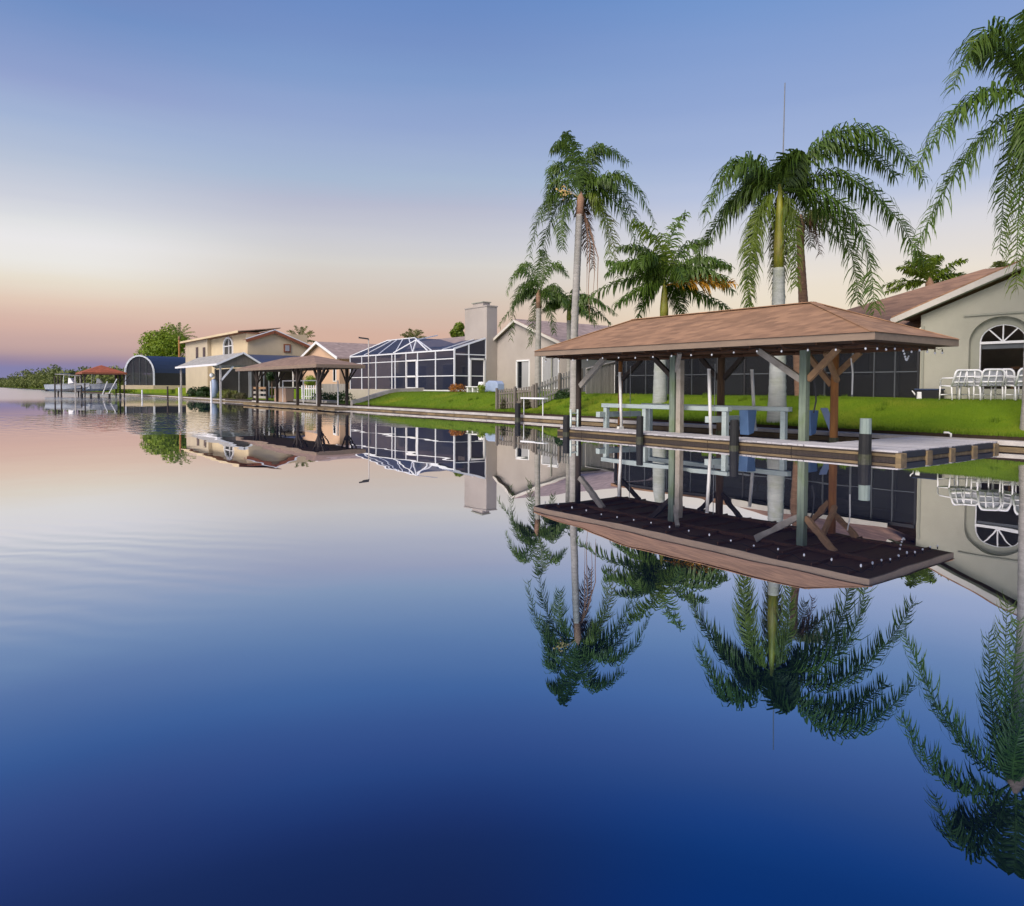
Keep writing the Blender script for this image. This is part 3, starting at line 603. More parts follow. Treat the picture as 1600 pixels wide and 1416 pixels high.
# cleats and a small pipe on the right-hand cap
t = thing('pipe_elbow', 'small white pipe elbow sticking up from the seawall cap', 'pipe', (21.15, 8.7, .2))
p, d = W(1487, X=21.2)
t.location = (21.2, p.y, .2); ORG[t.name] = Vector(t.location)
MB().tube([(21.2, p.y, .2), (21.2, p.y, .31), (21.16, p.y + .05, .34), (21.1, p.y + .14, .34)], .028, 8).build('pipe', M['pvc'], t, smooth=True)
# ================================================================== house on the right
FLOOR = 1.17
HX = 26.5                      # canal face of the gable wing
hs = thing('house', 'grey green stucco house with a brown shingle roof and arched window', 'house', (30, 9, FLOOR))
OY = .85
GY0, GY1, APY, APZ, EVZ = -.2, 11.9, 6.1, 6.25, 3.92
def arch_pts(yc, hw, z0, zs, rise, n=16):
    return [(yc - hw, z0), (yc - hw, zs)] + [(yc - hw * math.cos(math.pi * i / n), zs + rise * math.sin(math.pi * i / n)) for i in range(1, n)] + [(yc + hw, zs), (yc + hw, z0)]
AY, AHW = 9.46, .66            # arched window
SPR = 3.03
def wall_with_arch(b, x, th):
    """gable wall with an arched opening, filled as strips round the arch"""
    ax = arch_pts(AY, AHW + .26, FLOOR, SPR - .02, .82, 20)
    def ztop(y): return EVZ - .12 + (APZ - EVZ) * (1 - abs(y - APY) / (GY1 + OY - .2 - APY))
    yl, yr = AY - AHW - .26, AY + AHW + .26
    for y0, y1 in ((GY0, APY), (APY, yl), (yr, GY1)):
        b.add([(x, y0, FLOOR-.3), (x, y1, FLOOR-.3), (x, y1, ztop(y1)), (x, y0, ztop(y0))], [(0, 3, 2, 1)])
    top = ax[1:-1]
    for (y0, z0), (y1, z1) in zip(top[:-1], top[1:]):
        b.add([(x, y0, z0), (x, y1, z1), (x, y1, ztop(y1)), (x, y0, ztop(y0))], [(0, 3, 2, 1)])
    for (y0, z0), (y1, z1) in zip(ax[:-1], ax[1:]):
        b.add([(x, y0, z0), (x, y1, z1), (x + th, y1, z1), (x + th, y0, z0)], [(0, 1, 2, 3)])
    return ax
b = MB(); ax = wall_with_arch(b, HX, .16)
b.add([(HX, GY1, FLOOR-.3), (HX+4, GY1, FLOOR-.3), (HX+4, GY1, EVZ-.12), (HX, GY1, EVZ-.12)], [(0, 1, 2, 3)])
b.build('wall', M['stucco'], hs)
# recessed niche wall with the window opening
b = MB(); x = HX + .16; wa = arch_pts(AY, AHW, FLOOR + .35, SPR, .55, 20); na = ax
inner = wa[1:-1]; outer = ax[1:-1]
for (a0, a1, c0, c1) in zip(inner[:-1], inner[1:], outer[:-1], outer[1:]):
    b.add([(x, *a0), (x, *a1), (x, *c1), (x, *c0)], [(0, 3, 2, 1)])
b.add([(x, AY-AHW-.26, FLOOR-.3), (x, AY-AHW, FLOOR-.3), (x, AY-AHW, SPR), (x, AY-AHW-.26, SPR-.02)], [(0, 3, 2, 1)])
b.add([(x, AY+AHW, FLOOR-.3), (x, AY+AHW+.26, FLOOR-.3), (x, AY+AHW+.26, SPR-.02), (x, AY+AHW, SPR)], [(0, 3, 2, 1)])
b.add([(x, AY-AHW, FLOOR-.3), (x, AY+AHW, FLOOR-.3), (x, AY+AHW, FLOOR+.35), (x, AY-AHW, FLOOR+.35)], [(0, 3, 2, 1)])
b.build('niche', M['stucco_dark'], hs)
MB().box(HX - .05, HX - .002, AY - 2.6, AY + AHW + .42, SPR + .86, SPR + .92).build('drip_moulding', M['stucco_dark'], hs)
wi = MB()
xf = HX + .20
for (p0, p1) in zip(wa[:-1], wa[1:]): wi.bar((xf, *p0), (xf, *p1), .055, .05, (1, 0, 0))
wi.bar((xf, AY - AHW, SPR - .02), (xf, AY + AHW, SPR - .02), .08, .075, (1, 0, 0))
wi = wi.build('window_frame', M['white'], hs)
for a in (50, 90, 130):
    MB().bar((xf, AY, SPR), (xf, AY - math.cos(math.radians(a)) * AHW * .97, SPR + math.sin(math.radians(a)) * .54), .035, .032, (1, 0, 0)).build('muntin', M['white'], wi)
b = MB(); c = [(xf + .03, *q) for q in wa]; b.add(c, [tuple(range(len(c)))]); b.build('pane', screenmat('window_pane', (.01, .011, .014), .72, .04), wi)
MB().box(xf + .02, xf + .035, AY - AHW + .05, AY + AHW - .05, SPR - .22, SPR - .07).build('blind', M['mull'], wi)
# what one sees through it: a dim room with a brown table and a chair back
MB().box(HX + 3.2, HX + 3.3, AY - 3, AY + 2.9, FLOOR, 4.0).build('inner_wall', M['room'], hs)
# rake and roof of the gable wing
ov = .35
for s in (1, -1):
    ye = APY + s * (GY1 + OY - APY)
    MB().bar((HX - ov, ye, EVZ - .05), (HX - ov, APY, APZ + .12), .04, .19, (0, 0, 1)).build('rake_board', M['trim'], hs)
    sl = (APZ - EVZ) / (GY1 + .15 - APY)
    b = MB(); b.prism([(HX - ov, ye, EVZ + .03), (HX - ov, APY, APZ + .20), (HX - ov, APY, APZ + .28), (HX - ov, ye, EVZ + .11)], (8.5, 0, 0)); b.build('roof', M['roof_house'], hs)
    MB().bar((HX - ov + .17, ye, EVZ - .10), (HX - ov + .17, APY, APZ + .06), .30, .03, (0, 0, 1)).build('soffit', M['stucco'], hs)
# main roof: canal slope with a hip at the far end
b = MB(); E0, E1 = (26.3, 8.0, 3.42), (26.3, 19.4, 3.42); r0, r1 = (33.1, 2, 6.35), (33.1, 12.5, 6.35)
b.add([(26.3, 12.75, 3.42), E1, r1, (33.1, 8.0, 6.35), (40, 19.4, 3.42)], [(0, 1, 2, 3), (1, 4, 2)])
b.add([(26.3, 12.75, 3.36), (26.3, 19.4, 3.36), (40, 19.4, 3.36), (40, 12.75, 3.36)], [(0, 1, 2, 3)])
b.build('roof', M['roof_house'], hs)
MB().bar((26.32, 12.8, 3.36), (26.32, 19.4, 3.36), .04, .2).build('fascia', M['trim'], hs)
MB().box(29.6, 29.8, 11.95, 19, FLOOR, 3.35).build('back_wall', M['room'], hs)
# porch light, downspout
MB().tube([(HX - .04, 11.8, FLOOR), (HX - .04, 11.8, EVZ - .25)], .04, 6).build('downspout', M['stucco_dark'], hs)
# ------------------------------------------------------------------ screened lanai
LY0, LY1, LZ = 11.96, 26.6, 3.28
ln = thing('screened_lanai', 'long dark screened lanai behind the boat cover, joined to the stucco house', 'lanai', (27, 19, FLOOR))
ys_ = [LY0, 12.75, 13.5, 14.3, 15.4, 16.6, 17.8, 19.0, 20.4, 21.8, 23.2, 24.6, 25.9, LY1]
for i, y in enumerate(ys_):
    wq = .07 if i in (0, 3, 7, 13) else .035
    MB().box(HX - .0, HX + .06, y - wq / 2, y + wq / 2, FLOOR, LZ - .05).build('mullion', M['bronze'] if i in (0, 7, 13) else M['mull'], ln)
for y0, y1 in zip(ys_[:-1], ys_[1:]):
    for z0, z1 in ((FLOOR + .03, FLOOR + .92), (FLOOR + .96, LZ - .09)):
        MB().box(HX + .02, HX + .028, y0 + .04, y1 - .04, z0, z1).build('screen_panel', M['screen_dark'], ln)
    MB().box(HX, HX + .05, y0 + .036, y1 - .036, FLOOR + .92, FLOOR + .96).build('rail', M['mull'], ln)
MB().box(HX - .03, HX + .09, LY0, LY1, LZ - .06, LZ + .08).build('header', M['bronze'], ln)
MB().box(HX - .03, HX + .09, LY0, LY1, FLOOR - .3, FLOOR + .02).build('sill', M['bronze'], ln)
MB().box(HX, 30, LY1, LY1 + .08, FLOOR - .3, LZ).build('end_wall', M['bronze'], ln)
MB().box(26.4, 31, 19.4, LY1 + .2, LZ + .09, LZ + .2).build('roof', M['roof_house'], ln)
MB().box(29.9, 30.1, 18.9, LY1, FLOOR - .1, LZ + .08).build('back_wall', M['room'], ln)
for y0, y1 in ((14.0, 14.9), (17.0, 17.6), (21.2, 22.8), (25.0, 25.9)):
    MB().box(29.4, 29.5, y0, y1, FLOOR + .02, FLOOR + 2.05).build('curtain', M['curtain'], ln)
for y0 in (15.2, 18.0, 23.3): MB().box(29.35, 29.45, y0, y0 + 1.3, FLOOR + .9, FLOOR + 1.9).build('window', M['glass'], ln)
for y0 in (19.6, 20.3, 20.95): MB().box(29.3, 29.38, y0, y0 + .55, LZ - .35, LZ - .02).build('transom', M['curtain'], ln)
# ------------------------------------------------------------------ furniture and bits on the right lawn
def patio_chair():
    r = thing('patio_chair', 'x', 'chair', (0, 0, 0), 'white tubular patio chairs on the lawn')
    m = M['white']
    def tb(name, pts, rad=.022): return MB().tube(pts, rad, 8, True).build(name, m, r, smooth=True)
    hw = .30
    def arc(x0, z0, n=6, rr=.14):
        # inverted U with rounded corners, leaning back
        pts = [(x0, -hw, z0)]
        for i in range(n + 1):
            a = math.pi / 2 * i / n; pts.append((x0 - .14, -hw + rr - rr * math.cos(a), .92 - rr + rr * math.sin(a)))
        for i in range(n + 1):
            a = math.pi / 2 * (1 - i / n); pts.append((x0 - .14, hw - rr + rr * math.cos(a), .92 - rr + rr * math.sin(a)))
        pts.append((x0, hw, z0)); return pts
    tb('back_frame', arc(-.2, .42), .03)
    for z in (.55, .72): tb('back_rail', [(-.2 - .14 * (z - .42) / .5, -hw, z), (-.2 - .14 * (z - .42) / .5, hw, z)], .024)
    for y in (-.1, .1): tb('back_slat', [(-.22, y, .44), (-.335, y, .90)], .02)
    tb('seat_frame', [(-.2, -hw, .42), (.28, -hw, .44), (.28, hw, .44), (-.2, hw, .42)], .024)
    for s in (-hw, hw):
        tb('arm', [(-.26, s, .68), (.18, s, .68), (.27, s, .64), (.28, s, .44)], .022)
        tb('leg', [(.28, s, .44), (.30, s, 0)], .022); tb('leg', [(-.2, s, .42), (-.24, s, 0)], .022)
    tb('stretcher', [(.295, -hw, .16), (.295, hw, .16)], .018)
    b = MB(); b.box(-.2, .27, -hw + .03, hw - .03, .43, .436); b.build('seat_sling', M['sling'], r)
    b = MB(); b.add([(-.205, -hw+.03, .45), (-.205, hw-.03, .45), (-.33, hw-.05, .95), (-.33, -hw+.05, .95)], [(0, 1, 2, 3)]); b.build('back_sling', M['sling'], r)
    return r
ch0 = patio_chair()
spots = [(1492, 25.0, 62, 'leftmost white patio chair of the row, next to the dark storage box'),
         (1517, 25.3, 18, 'white patio chair under the left part of the arched window'),
         (1544, 25.0, 40, 'white patio chair in front of the middle of the arched window'),
         (1569, 25.3, 8, 'white patio chair under the right part of the arched window'),
         (1596, 25.0, 48, 'rightmost white patio chair, cut by the edge of the photo')]
for i, (px, X_, rot, lab) in enumerate(spots):
    c = ch0 if i == 0 else copy_tree(ch0)
    p, d = W(px, X=X_); c.location = (X_, p.y, ground_z(X_, p.y)); c.rotation_euler = (0, 0, math.radians(rot)); c['label'] = lab
p, d = W(1452, X=26.1)
t = thing('storage_box', 'low dark storage box against the stucco wall beside the lanai', 'box', (26.1, p.y, FLOOR))
MB().box(25.85, 26.35, p.y - .36, p.y + .36, FLOOR, FLOOR + .3).build('bin', M['black'], t, bevel=.02)
MB().box(25.83, 26.37, p.y - .38, p.y + .38, FLOOR + .3, FLOOR + .35).build('lid', M['navy'], t, bevel=.01)
p, d = W(1437, X=25.9)
t = thing('watering_can', 'white plastic watering can on the grass by the dark storage box', 'watering can', (25.9, p.y, FLOOR))
MB().tube([(25.9, p.y, FLOOR), (25.9, p.y, FLOOR + .24)], [.1, .085], 10).build('can', M['white'], t)
MB().tube([(25.9, p.y + .08, FLOOR + .06), (25.9, p.y + .26, FLOOR + .28)], [.03, .018], 6).build('spout', M['white'], t)
MB().tube([(25.9, p.y - .08, FLOOR + .06), (25.9, p.y - .17, FLOOR + .16), (25.9, p.y - .07, FLOOR + .25)], .012, 6).build('handle', M['white'], t)
# room furniture seen through the arched window
t = thing('side_table', 'brown wooden table seen through the arched window', 'table', (28.2, AY - .3, FLOOR))
MB().box(27.8, 28.5, AY - .85, AY + .15, FLOOR + 1.0, FLOOR + 1.09).build('table_top', M['wood_furn'], t, bevel=.01)
for dx, dy in ((27.85, AY-.8), (28.45, AY-.8), (27.85, AY+.1), (28.45, AY+.1)): MB().box(dx-.03, dx+.03, dy-.03, dy+.03, FLOOR, FLOOR+1.0).build('leg', M['wood_furn'], t)
# ================================================================== fences between the lots
def picket_fence(pts, zf, h, name_label, m, wd, gap, cat='fence'):
    a = Vector(pts[0]); bq = Vector(pts[1]); d = (bq - a); n = int(d.length / (wd + gap)); u = d.normalized(); nrm = Vector((-u.y, u.x, 0))
    t = thing('picket_fence', name_label, cat, tuple(a))
    for i in range(n):
        c = a + u * ((wd + gap) * (i + .5)); z = zf(c.x, c.y); hh = h(i / n) + R.uniform(-.02, .02)
        p0, p1 = c - u * wd / 2, c + u * wd / 2
        b = MB(); b.prism([(p0.x, p0.y, z + .04), (p1.x, p1.y, z + .04), (p1.x, p1.y, z + hh - .03), (c.x, c.y, z + hh), (p0.x, p0.y, z + hh - .03)], nrm * .025); b.build('picket', m, t)
    for f in (.3, .78):
        for k in range(6):
            q0, q1 = a + d * k / 6, a + d * (k + 1) / 6
            MB().bar((q0.x, q0.y, zf(q0.x, q0.y) + h(k/6) * f), (q1.x, q1.y, zf(q1.x, q1.y) + h(k/6+.16) * f), .05, .09).build('fence_rail', m, t)
    for k in (0, .5, 1):
        q = a + d * k - nrm * .08; z = zf(q.x, q.y)
        MB().box(q.x - .05, q.x + .05, q.y - .05, q.y + .05, z - .2, z + h(k) + .08).build('fence_post', M['fence_dark'], t)
    return t
picket_fence([(21.75, 30.2, 0), (22.3, 27.9, 0)], ground_z, lambda f: 1.02 + .05 * f, 'dark weathered picket fence overgrown at its foot, beside the seawall', M['fence_dark'], .11, .05)
picket_fence([(22.3, 27.85, 0), (25.1, 27.7, 0)], ground_z, lambda f: 1.12 + .1 * f, 'grey weathered picket fence rising inland behind the tall palm trunk', M['fence'], .09, .075)
t = thing('board_fence', 'tall weathered board fence with a rising top, left of the dark lanai', 'fence', (26, 27.4, 1.1))
for i in range(20):
    x = 25.2 + i * .142; zt2 = 2.45 + .55 * i / 19
    MB().box(x, x + .134, 27.4, 27.43 + R.uniform(0, .01), 1.05, zt2).build('fence_board', M['fence'], t)
MB().bar((25.2, 27.38, 2.47), (28.05, 27.38, 3.02), .09, .05).build('top_rail', M['concrete'], t)
MB().box(27.1, 27.18, 27.25, 27.33, 1.1, 2.7).build('conduit', M['white'], t)
# ================================================================== chimney house
F2 = 1.26
h2 = thing('house', 'beige gabled house with a square chimney, left of the boat cover', 'house', (33, 40, F2))
gx, gy0, gy1, ga, gz, ge = 30.4, 33.6, 43.4, 40.0, 6.05, 4.35
sl2 = (gz - ge) / (gy1 - ga)
b = MB()
def zt3(y): return gz - .12 - (.36 * (ga - y) if y < ga else sl2 * (y - ga))
wins = [(38.6, 40.0, F2 + .12, F2 + 2.05), (35.6, 37.2, F2 + .2, F2 + 2.25)]
cuts = sorted({gy0, gy1, ga, *[v for q in wins for v in q[:2]]})
for y0, y1 in zip(cuts[:-1], cuts[1:]):
    wn = [q for q in wins if q[0] <= y0 and y1 <= q[1]]
    segs = [((F2 - .6, F2 - .6), (zt3(y0), zt3(y1)))] if not wn else [((F2 - .6,)*2, (wn[0][2],)*2), ((wn[0][3],)*2, (zt3(y0), zt3(y1)))]
    for (a0, a1), (c0, c1) in segs: b.add([(gx, y0, a0), (gx, y1, a1), (gx, y1, c1), (gx, y0, c0)], [(0, 3, 2, 1)])
b.add([(gx, gy0, F2-.6), (gx+14, gy0, F2-.6), (gx+14, gy0, zt3(gy0)), (gx, gy0, zt3(gy0))], [(0, 1, 2, 3)])
b.add([(gx+.3, gy0+.02, F2-.6), (gx+.3, gy1, F2-.6), (gx+.3, gy1, 3.4), (gx+.3, gy0+.02, 3.4)], [(0, 3, 2, 1)])
b.build('wall', M['siding'], h2)
for (y0, y1, z0, z1), slit in zip(wins, (True, False)):
    f = MB(); 
    for p, q in (((gx, y0, z0), (gx, y0, z1)), ((gx, y1, z0), (gx, y1, z1)), ((gx, y0, z1), (gx, y1, z1)), ((gx, y0, z0), (gx, y1, z0))): f.bar(p, q, .1, .1, (1, 0, 0))
    f = f.build('window_frame', M['white'], h2)
    ym = y0 + (y1 - y0) * .62
    MB().box(gx + .05, gx + .07, y0 + .04, y1 - .04, z0 + .04, z1 - .04).build('pane', M['glass'], f)
    MB().box(gx + .01, gx + .04, y0 + .06, ym if slit else y1 - .06, z0 + .05, z1 - .05).build('shutter', M['curtain'], f)
RL = 15.0
for s in (-1, 1):
    ye = gy0 - .35 if s < 0 else gy1 + .1; ze = zt3(ye) + .12
    MB().prism([(gx - .3, ye, ze), (gx - .3, ga, gz), (gx - .3, ga, gz + .1), (gx - .3, ye, ze + .1)], (RL, 0, 0)).build('roof', M['roof_pink'], h2)
    MB().bar((gx - .32, ye, ze - .03), (gx - .32, ga, gz - .03), .04, .16).build('rake_board', M['trim'], h2)
ch = MB().box(29.5, 30.38, 42.3, 45.1, F2 - .1, 7.15).build('chimney', M['siding'], h2)
MB().box(29.46, 30.42, 42.26, 45.14, 7.15, 7.23).build('chimney_crown', M['siding'], ch)
MB().box(29.65, 30.25, 43.0, 44.3, 7.23, 7.5).build('chimney_flue', M['siding'], ch)
MB().box(29.58, 30.32, 42.93, 44.37, 7.5, 7.56).build('flue_cap', M['stucco_dark'], ch)
MB().box(31.6, 32, 43.4, 60, F2, 3.95).build('back_wall', M['cream_dark'], h2)
for y0, y1, z0, z1 in ((44.2, 46.2, 2.0, 3.2), (49.5, 51.5, F2, 3.4), (47.2, 48.6, 2.0, 3.2), (54, 57.5, F2, 3.4)):
    f = MB().box(31.52, 31.6, y0, y1, z0, z1).build('window_frame', M['white'], h2); MB().box(31.49, 31.52, y0 + .1, y1 - .1, z0 + .1, z1 - .1).build('pane', M['glass'], f)
MB().tube([(30.3, 36.2, F2), (30.3, 36.2, 4.2)], .04, 6).build('downspout', M['stucco_dark'], h2)
# ------------------------------------------------------------------ white framed screen enclosure
se = thing('screen_enclosure', 'white framed pool screen enclosure with a dark mesh roof beside the chimney', 'screen enclosure', (28, 50, F2))
SX, SZ, SB = 26.85, 4.0, F2 + .04
def onx(px): return W(px, X=SX)[0].y
cols = [onx(v) for v in (547, 565, 587, 612, 617, 634, 652, 680, 709)]
fr = .06
def member(name, p, q, w_=fr): MB().bar(p, q, w_, w_ * 1.1).build(name, M['alum'], se)
def panel(pts, m='screen'): MB().add(pts, [tuple(range(len(pts)))]).build('screen_panel', M[m], se)
zmid = SB + .98; ztop2 = SB + 2.15
for y in cols: MB().box(SX, SX + .09, y - .05, y + .05, SB, SZ).build('frame_post', M['alum'], se)
for i, (y0, y1) in enumerate(zip(cols[:-1], cols[1:])):
    if abs(y1 - y0) < .3: continue
    lv = [SB + .03, zmid, ztop2, SZ] if i != 5 else [SB + .03, SZ]
    if i == 5:
        dr = MB()
        for a_, b_ in (((y0-.1, SB+.05), (y0-.1, ztop2)), ((y1+.1, SB+.05), (y1+.1, ztop2)), ((y0-.1, ztop2), (y1+.1, ztop2)), ((y0-.1, SB+.12), (y1+.1, SB+.12)), ((y0-.1, zmid), (y1+.1, zmid))):
            dr.bar((SX, *a_), (SX, *b_), .1, .12)
        dr = dr.build('door', M['white'], se)
        MB().box(SX + .04, SX + .05, y1 + .14, y0 - .14, SB + .15, ztop2 - .05).build('door_screen', M['screen'], dr)
        MB().box(SX - .06, SX, y1 + .12, y1 + .2, zmid + .02, zmid + .12).build('handle', M['steel'], dr)
        panel([(SX + .04, y0, ztop2), (SX + .04, y1, ztop2), (SX + .04, y1, SZ), (SX + .04, y0, SZ)])
        continue
    for z0, z1 in zip(lv[:-1], lv[1:]):
        panel([(SX + .045, y0 - .05, z0), (SX + .045, y1 + .05, z0), (SX + .045, y1 + .05, z1), (SX + .045, y0 - .05, z1)])
        if z0 > SB + .5: MB().box(SX + .01, SX + .08, y1 + .052, y0 - .052, z0 - .03, z0 + .03).build('frame_rail', M['alum'], se)
MB().box(SX - .01, SX + .11, cols[-1] - .06, cols[0] + .06, SZ, SZ + .1).build('eave_beam', M['alum'], se)
MB().box(SX - .02, SX + .12, cols[-1] - .06, cols[0] + .06, SB - .08, SB).build('sill', M['white'], se)
# mansard roof
yA, yB = cols[0], cols[-1] + 3.0
TX, TZ, yA2, yB2 = 29.2, 5.42, yA - 2.4, 52.0
bot = [SZ + .1]
def roofp(pts): MB().add(pts, [tuple(range(len(pts)))]).build('roof_panel', M['screen_roof'], se)
z0 = SZ + .08
nn = 5
for k in range(nn):
    f0, f1 = k / nn, (k + 1) / nn
    ya, yb = yA + (yB - yA) * f0, yA + (yB - yA) * f1; ta, tb_ = yA2 + (yB2 - yA2) * f0, yA2 + (yB2 - yA2) * f1
    roofp([(SX, ya, z0), (SX, yb, z0), (TX, tb_, TZ), (TX, ta, TZ)])
    member('rafter', (SX, ya, z0 + .04), (TX, ta, TZ + .04))
member('rafter', (SX, yB, z0 + .04), (TX, yB2, TZ + .04))
roofp([(SX, yA, z0), (TX, yA2, TZ), (31.6, yA2, TZ), (31.6, yA, z0)])
roofp([(SX, yB, z0), (31.6, yB, z0), (31.6, yB2, TZ), (TX, yB2, TZ)])
roofp([(TX, yA2, TZ), (TX, yB2, TZ), (31.6, yB2, TZ), (31.6, yA2, TZ)])
member('ridge_beam', (TX, yA2, TZ + .03), (TX, yB2, TZ + .03))
# gabled dormer truss in the front slope
ga0, ga1, gap = onx(615), onx(668), onx(645)
for p, q in (((SX - .02, ga0, SZ + .12), (SX + .3, gap, 5.0)), ((SX - .02, ga1, SZ + .12), (SX + .3, gap, 5.0)), ((SX + .0, gap, SZ + .1), (SX + .3, gap, 5.0)), ((SX + .3, gap, 5.0), (TX, gap + .4, TZ + .02))): member('truss', p, q, .07)
# shed bay against the chimney
yC = cols[-1]; sx1 = 29.45; sz1 = 4.9
roofp([(SX, yB, z0), (SX, yC, z0), (sx1, yC, sz1), (sx1, yB, sz1)])
member('rafter', (SX, yC, z0 + .03), (sx1, yC, sz1 + .03), .1); member('rafter', (SX, (yB+yC)/2, z0 + .03), (sx1, (yB+yC)/2, sz1 + .03))
xm = SX + .46 * (sx1 - SX)
for x0, x1 in ((SX + .05, xm - .03), (xm + .03, sx1)):
    def zs(x): return z0 + (sz1 - z0) * (x - SX) / (sx1 - SX)
    for q0, q1 in ((SB, zmid), (zmid, 3.75)): panel([(x0, yC, q0), (x1, yC, q0), (x1, yC, q1), (x0, yC, q1)])
    panel([(x0, yC, 3.75), (x1, yC, 3.75), (x1, yC, zs(x1)), (x0, yC, zs(x0))])
    member('frame_rail', (x0, yC, 3.75), (x1, yC, 3.75)); member('frame_rail', (x0, yC, zmid), (x1, yC, zmid)); member('frame_rail', (x0, yC, SB + .03), (x1, yC, SB + .03))
member('frame_post', (xm, yC, SB), (xm, yC, zs(xm)), .09)
sd = MB()
for p, q in (((xm + .1, SB), (xm + .1, 3.5)), ((sx1 - .12, SB), (sx1 - .12, 3.5)), ((xm + .06, 3.45), (sx1 - .08, 3.45)), ((xm + .1, SB + .1), (sx1 - .12, SB + .1))):
    sd.bar((p[0], yC - .05, p[1]), (q[0], yC - .05, q[1]), .12, .1, (0, 1, 0))
sd.build('door', M['white'], se)
MB().box(sx1 - .02, sx1 + .05, yC - .02, yC + .1, SB, sz1).build('frame_post', M['alum'], se)
MB().box(SX, sx1, yC - .05, yC + .05, SB - .08, SB).build('sill', M['white'], se)
# things by the enclosure
p, d = W(773, X=27.2)
t = thing('covered_grill', 'grill under a pale blue tarp between the chimney and the picket fence', 'grill', (27.2, p.y, 1.2))
b = MB(); b.prism([(26.9, p.y - .75, 1.22), (26.9, p.y + .75, 1.22), (26.9, p.y + .62, 1.78), (26.9, p.y + .3, 1.93), (26.9, p.y - .5, 1.9), (26.9, p.y - .68, 1.74)], (.55, 0, 0)); b.build('tarp', M['pale_blue'], t, bevel=.05)
MB().box(27.0, 27.3, p.y - .4, p.y - .34, 1.1, 1.25).build('leg', M['steel'], t); MB().box(27.0, 27.3, p.y + .34, p.y + .4, 1.1, 1.25).build('leg', M['steel'], t)
p, d = W(741, X=26.6)
t = thing('garden_bench', 'small white garden bench in front of the screen door by the chimney', 'bench', (26.6, p.y, 1.2))
MB().box(26.4, 26.8, p.y - .75, p.y + .75, 1.5, 1.56).build('seat', M['white'], t, bevel=.01)
for yq in (p.y - .6, p.y, p.y + .6): MB().box(26.45, 26.75, yq - .06, yq + .06, 1.1, 1.5).build('leg', M['white'], t)
MB().prism([(26.8, p.y - .75, 1.5), (26.8, p.y - .1, 1.5), (26.8, p.y - .2, 1.85), (26.8, p.y - .65, 1.85)], (.05, 0, 0)).build('backrest', M['white'], t)
# ================================================================== palms
def bez(p0, pm, p1, n):
    """curve through p0, pm (half way) and p1"""
    c = pm * 2 - (p0 + p1) * .5
    return [p0 * (1 - t) ** 2 + c * 2 * t * (1 - t) + p1 * t * t for t in [i / n for i in range(n + 1)]]
def frond(parent, p0, pm, p1, rr, leaf=.5, n=46, wd=.017, droop=.8, m='frond', bare=.10, plume=.8):
    pts = bez(p0, pm, p1, 26)
    b = MB(); b.tube(pts, [.030 * (1 - i / 27) + .004 for i in range(27)], 4, False)
    L = sum((pts[i+1] - pts[i]).length for i in range(26))
    for k in range(n):
        t = bare + (1 - bare) * (k + rr.random() * .6) / n; f = t * 26; i = min(25, int(f)); q = pts[i].lerp(pts[i+1], f - i)
        d = (pts[i+1] - pts[i]).normalized(); side = d.cross(UP)
        side = side.normalized() if side.length > .15 else Vector((rr.uniform(-1, 1), rr.uniform(-1, 1), 0)).normalized()
        nrm = side.cross(d).normalized()
        prof = min(1, (t - bare) * 6 + .35) * (1 - .5 * max(0, t - .6) / .4)
        for s in (-1, 1):
            ll = leaf * prof * rr.uniform(.75, 1.15)
            a = rr.uniform(-plume, plume) + .2
            dr = (side * s * math.cos(a) + nrm * math.sin(a) + d * rr.uniform(.3, .7)).normalized()
            g1 = rr.uniform(.75, 1.2) * droop
            e1 = q + (dr - UP * g1 * .25).normalized() * ll * .34
            e2 = e1 + (dr * max(.12, 1 - g1 * .55) - UP * g1 * .8).normalized() * ll * .34
            e3 = e2 + (dr * max(.05, 1 - g1 * .85) - UP * g1 * 1.3).normalized() * ll * .32
            w_ = (d * .9 + UP * .25 * rr.uniform(-1, 1)).normalized() * wd * rr.uniform(.8, 1.25)
            b.add([q - w_ * .5, q + w_ * .5, e1 + w_, e1 - w_, e2 + w_ * .8, e2 - w_ * .8, e3], [(0, 1, 2, 3), (3, 2, 4, 5), (5, 4, 6)])
    return b.build('frond', M[m], parent)
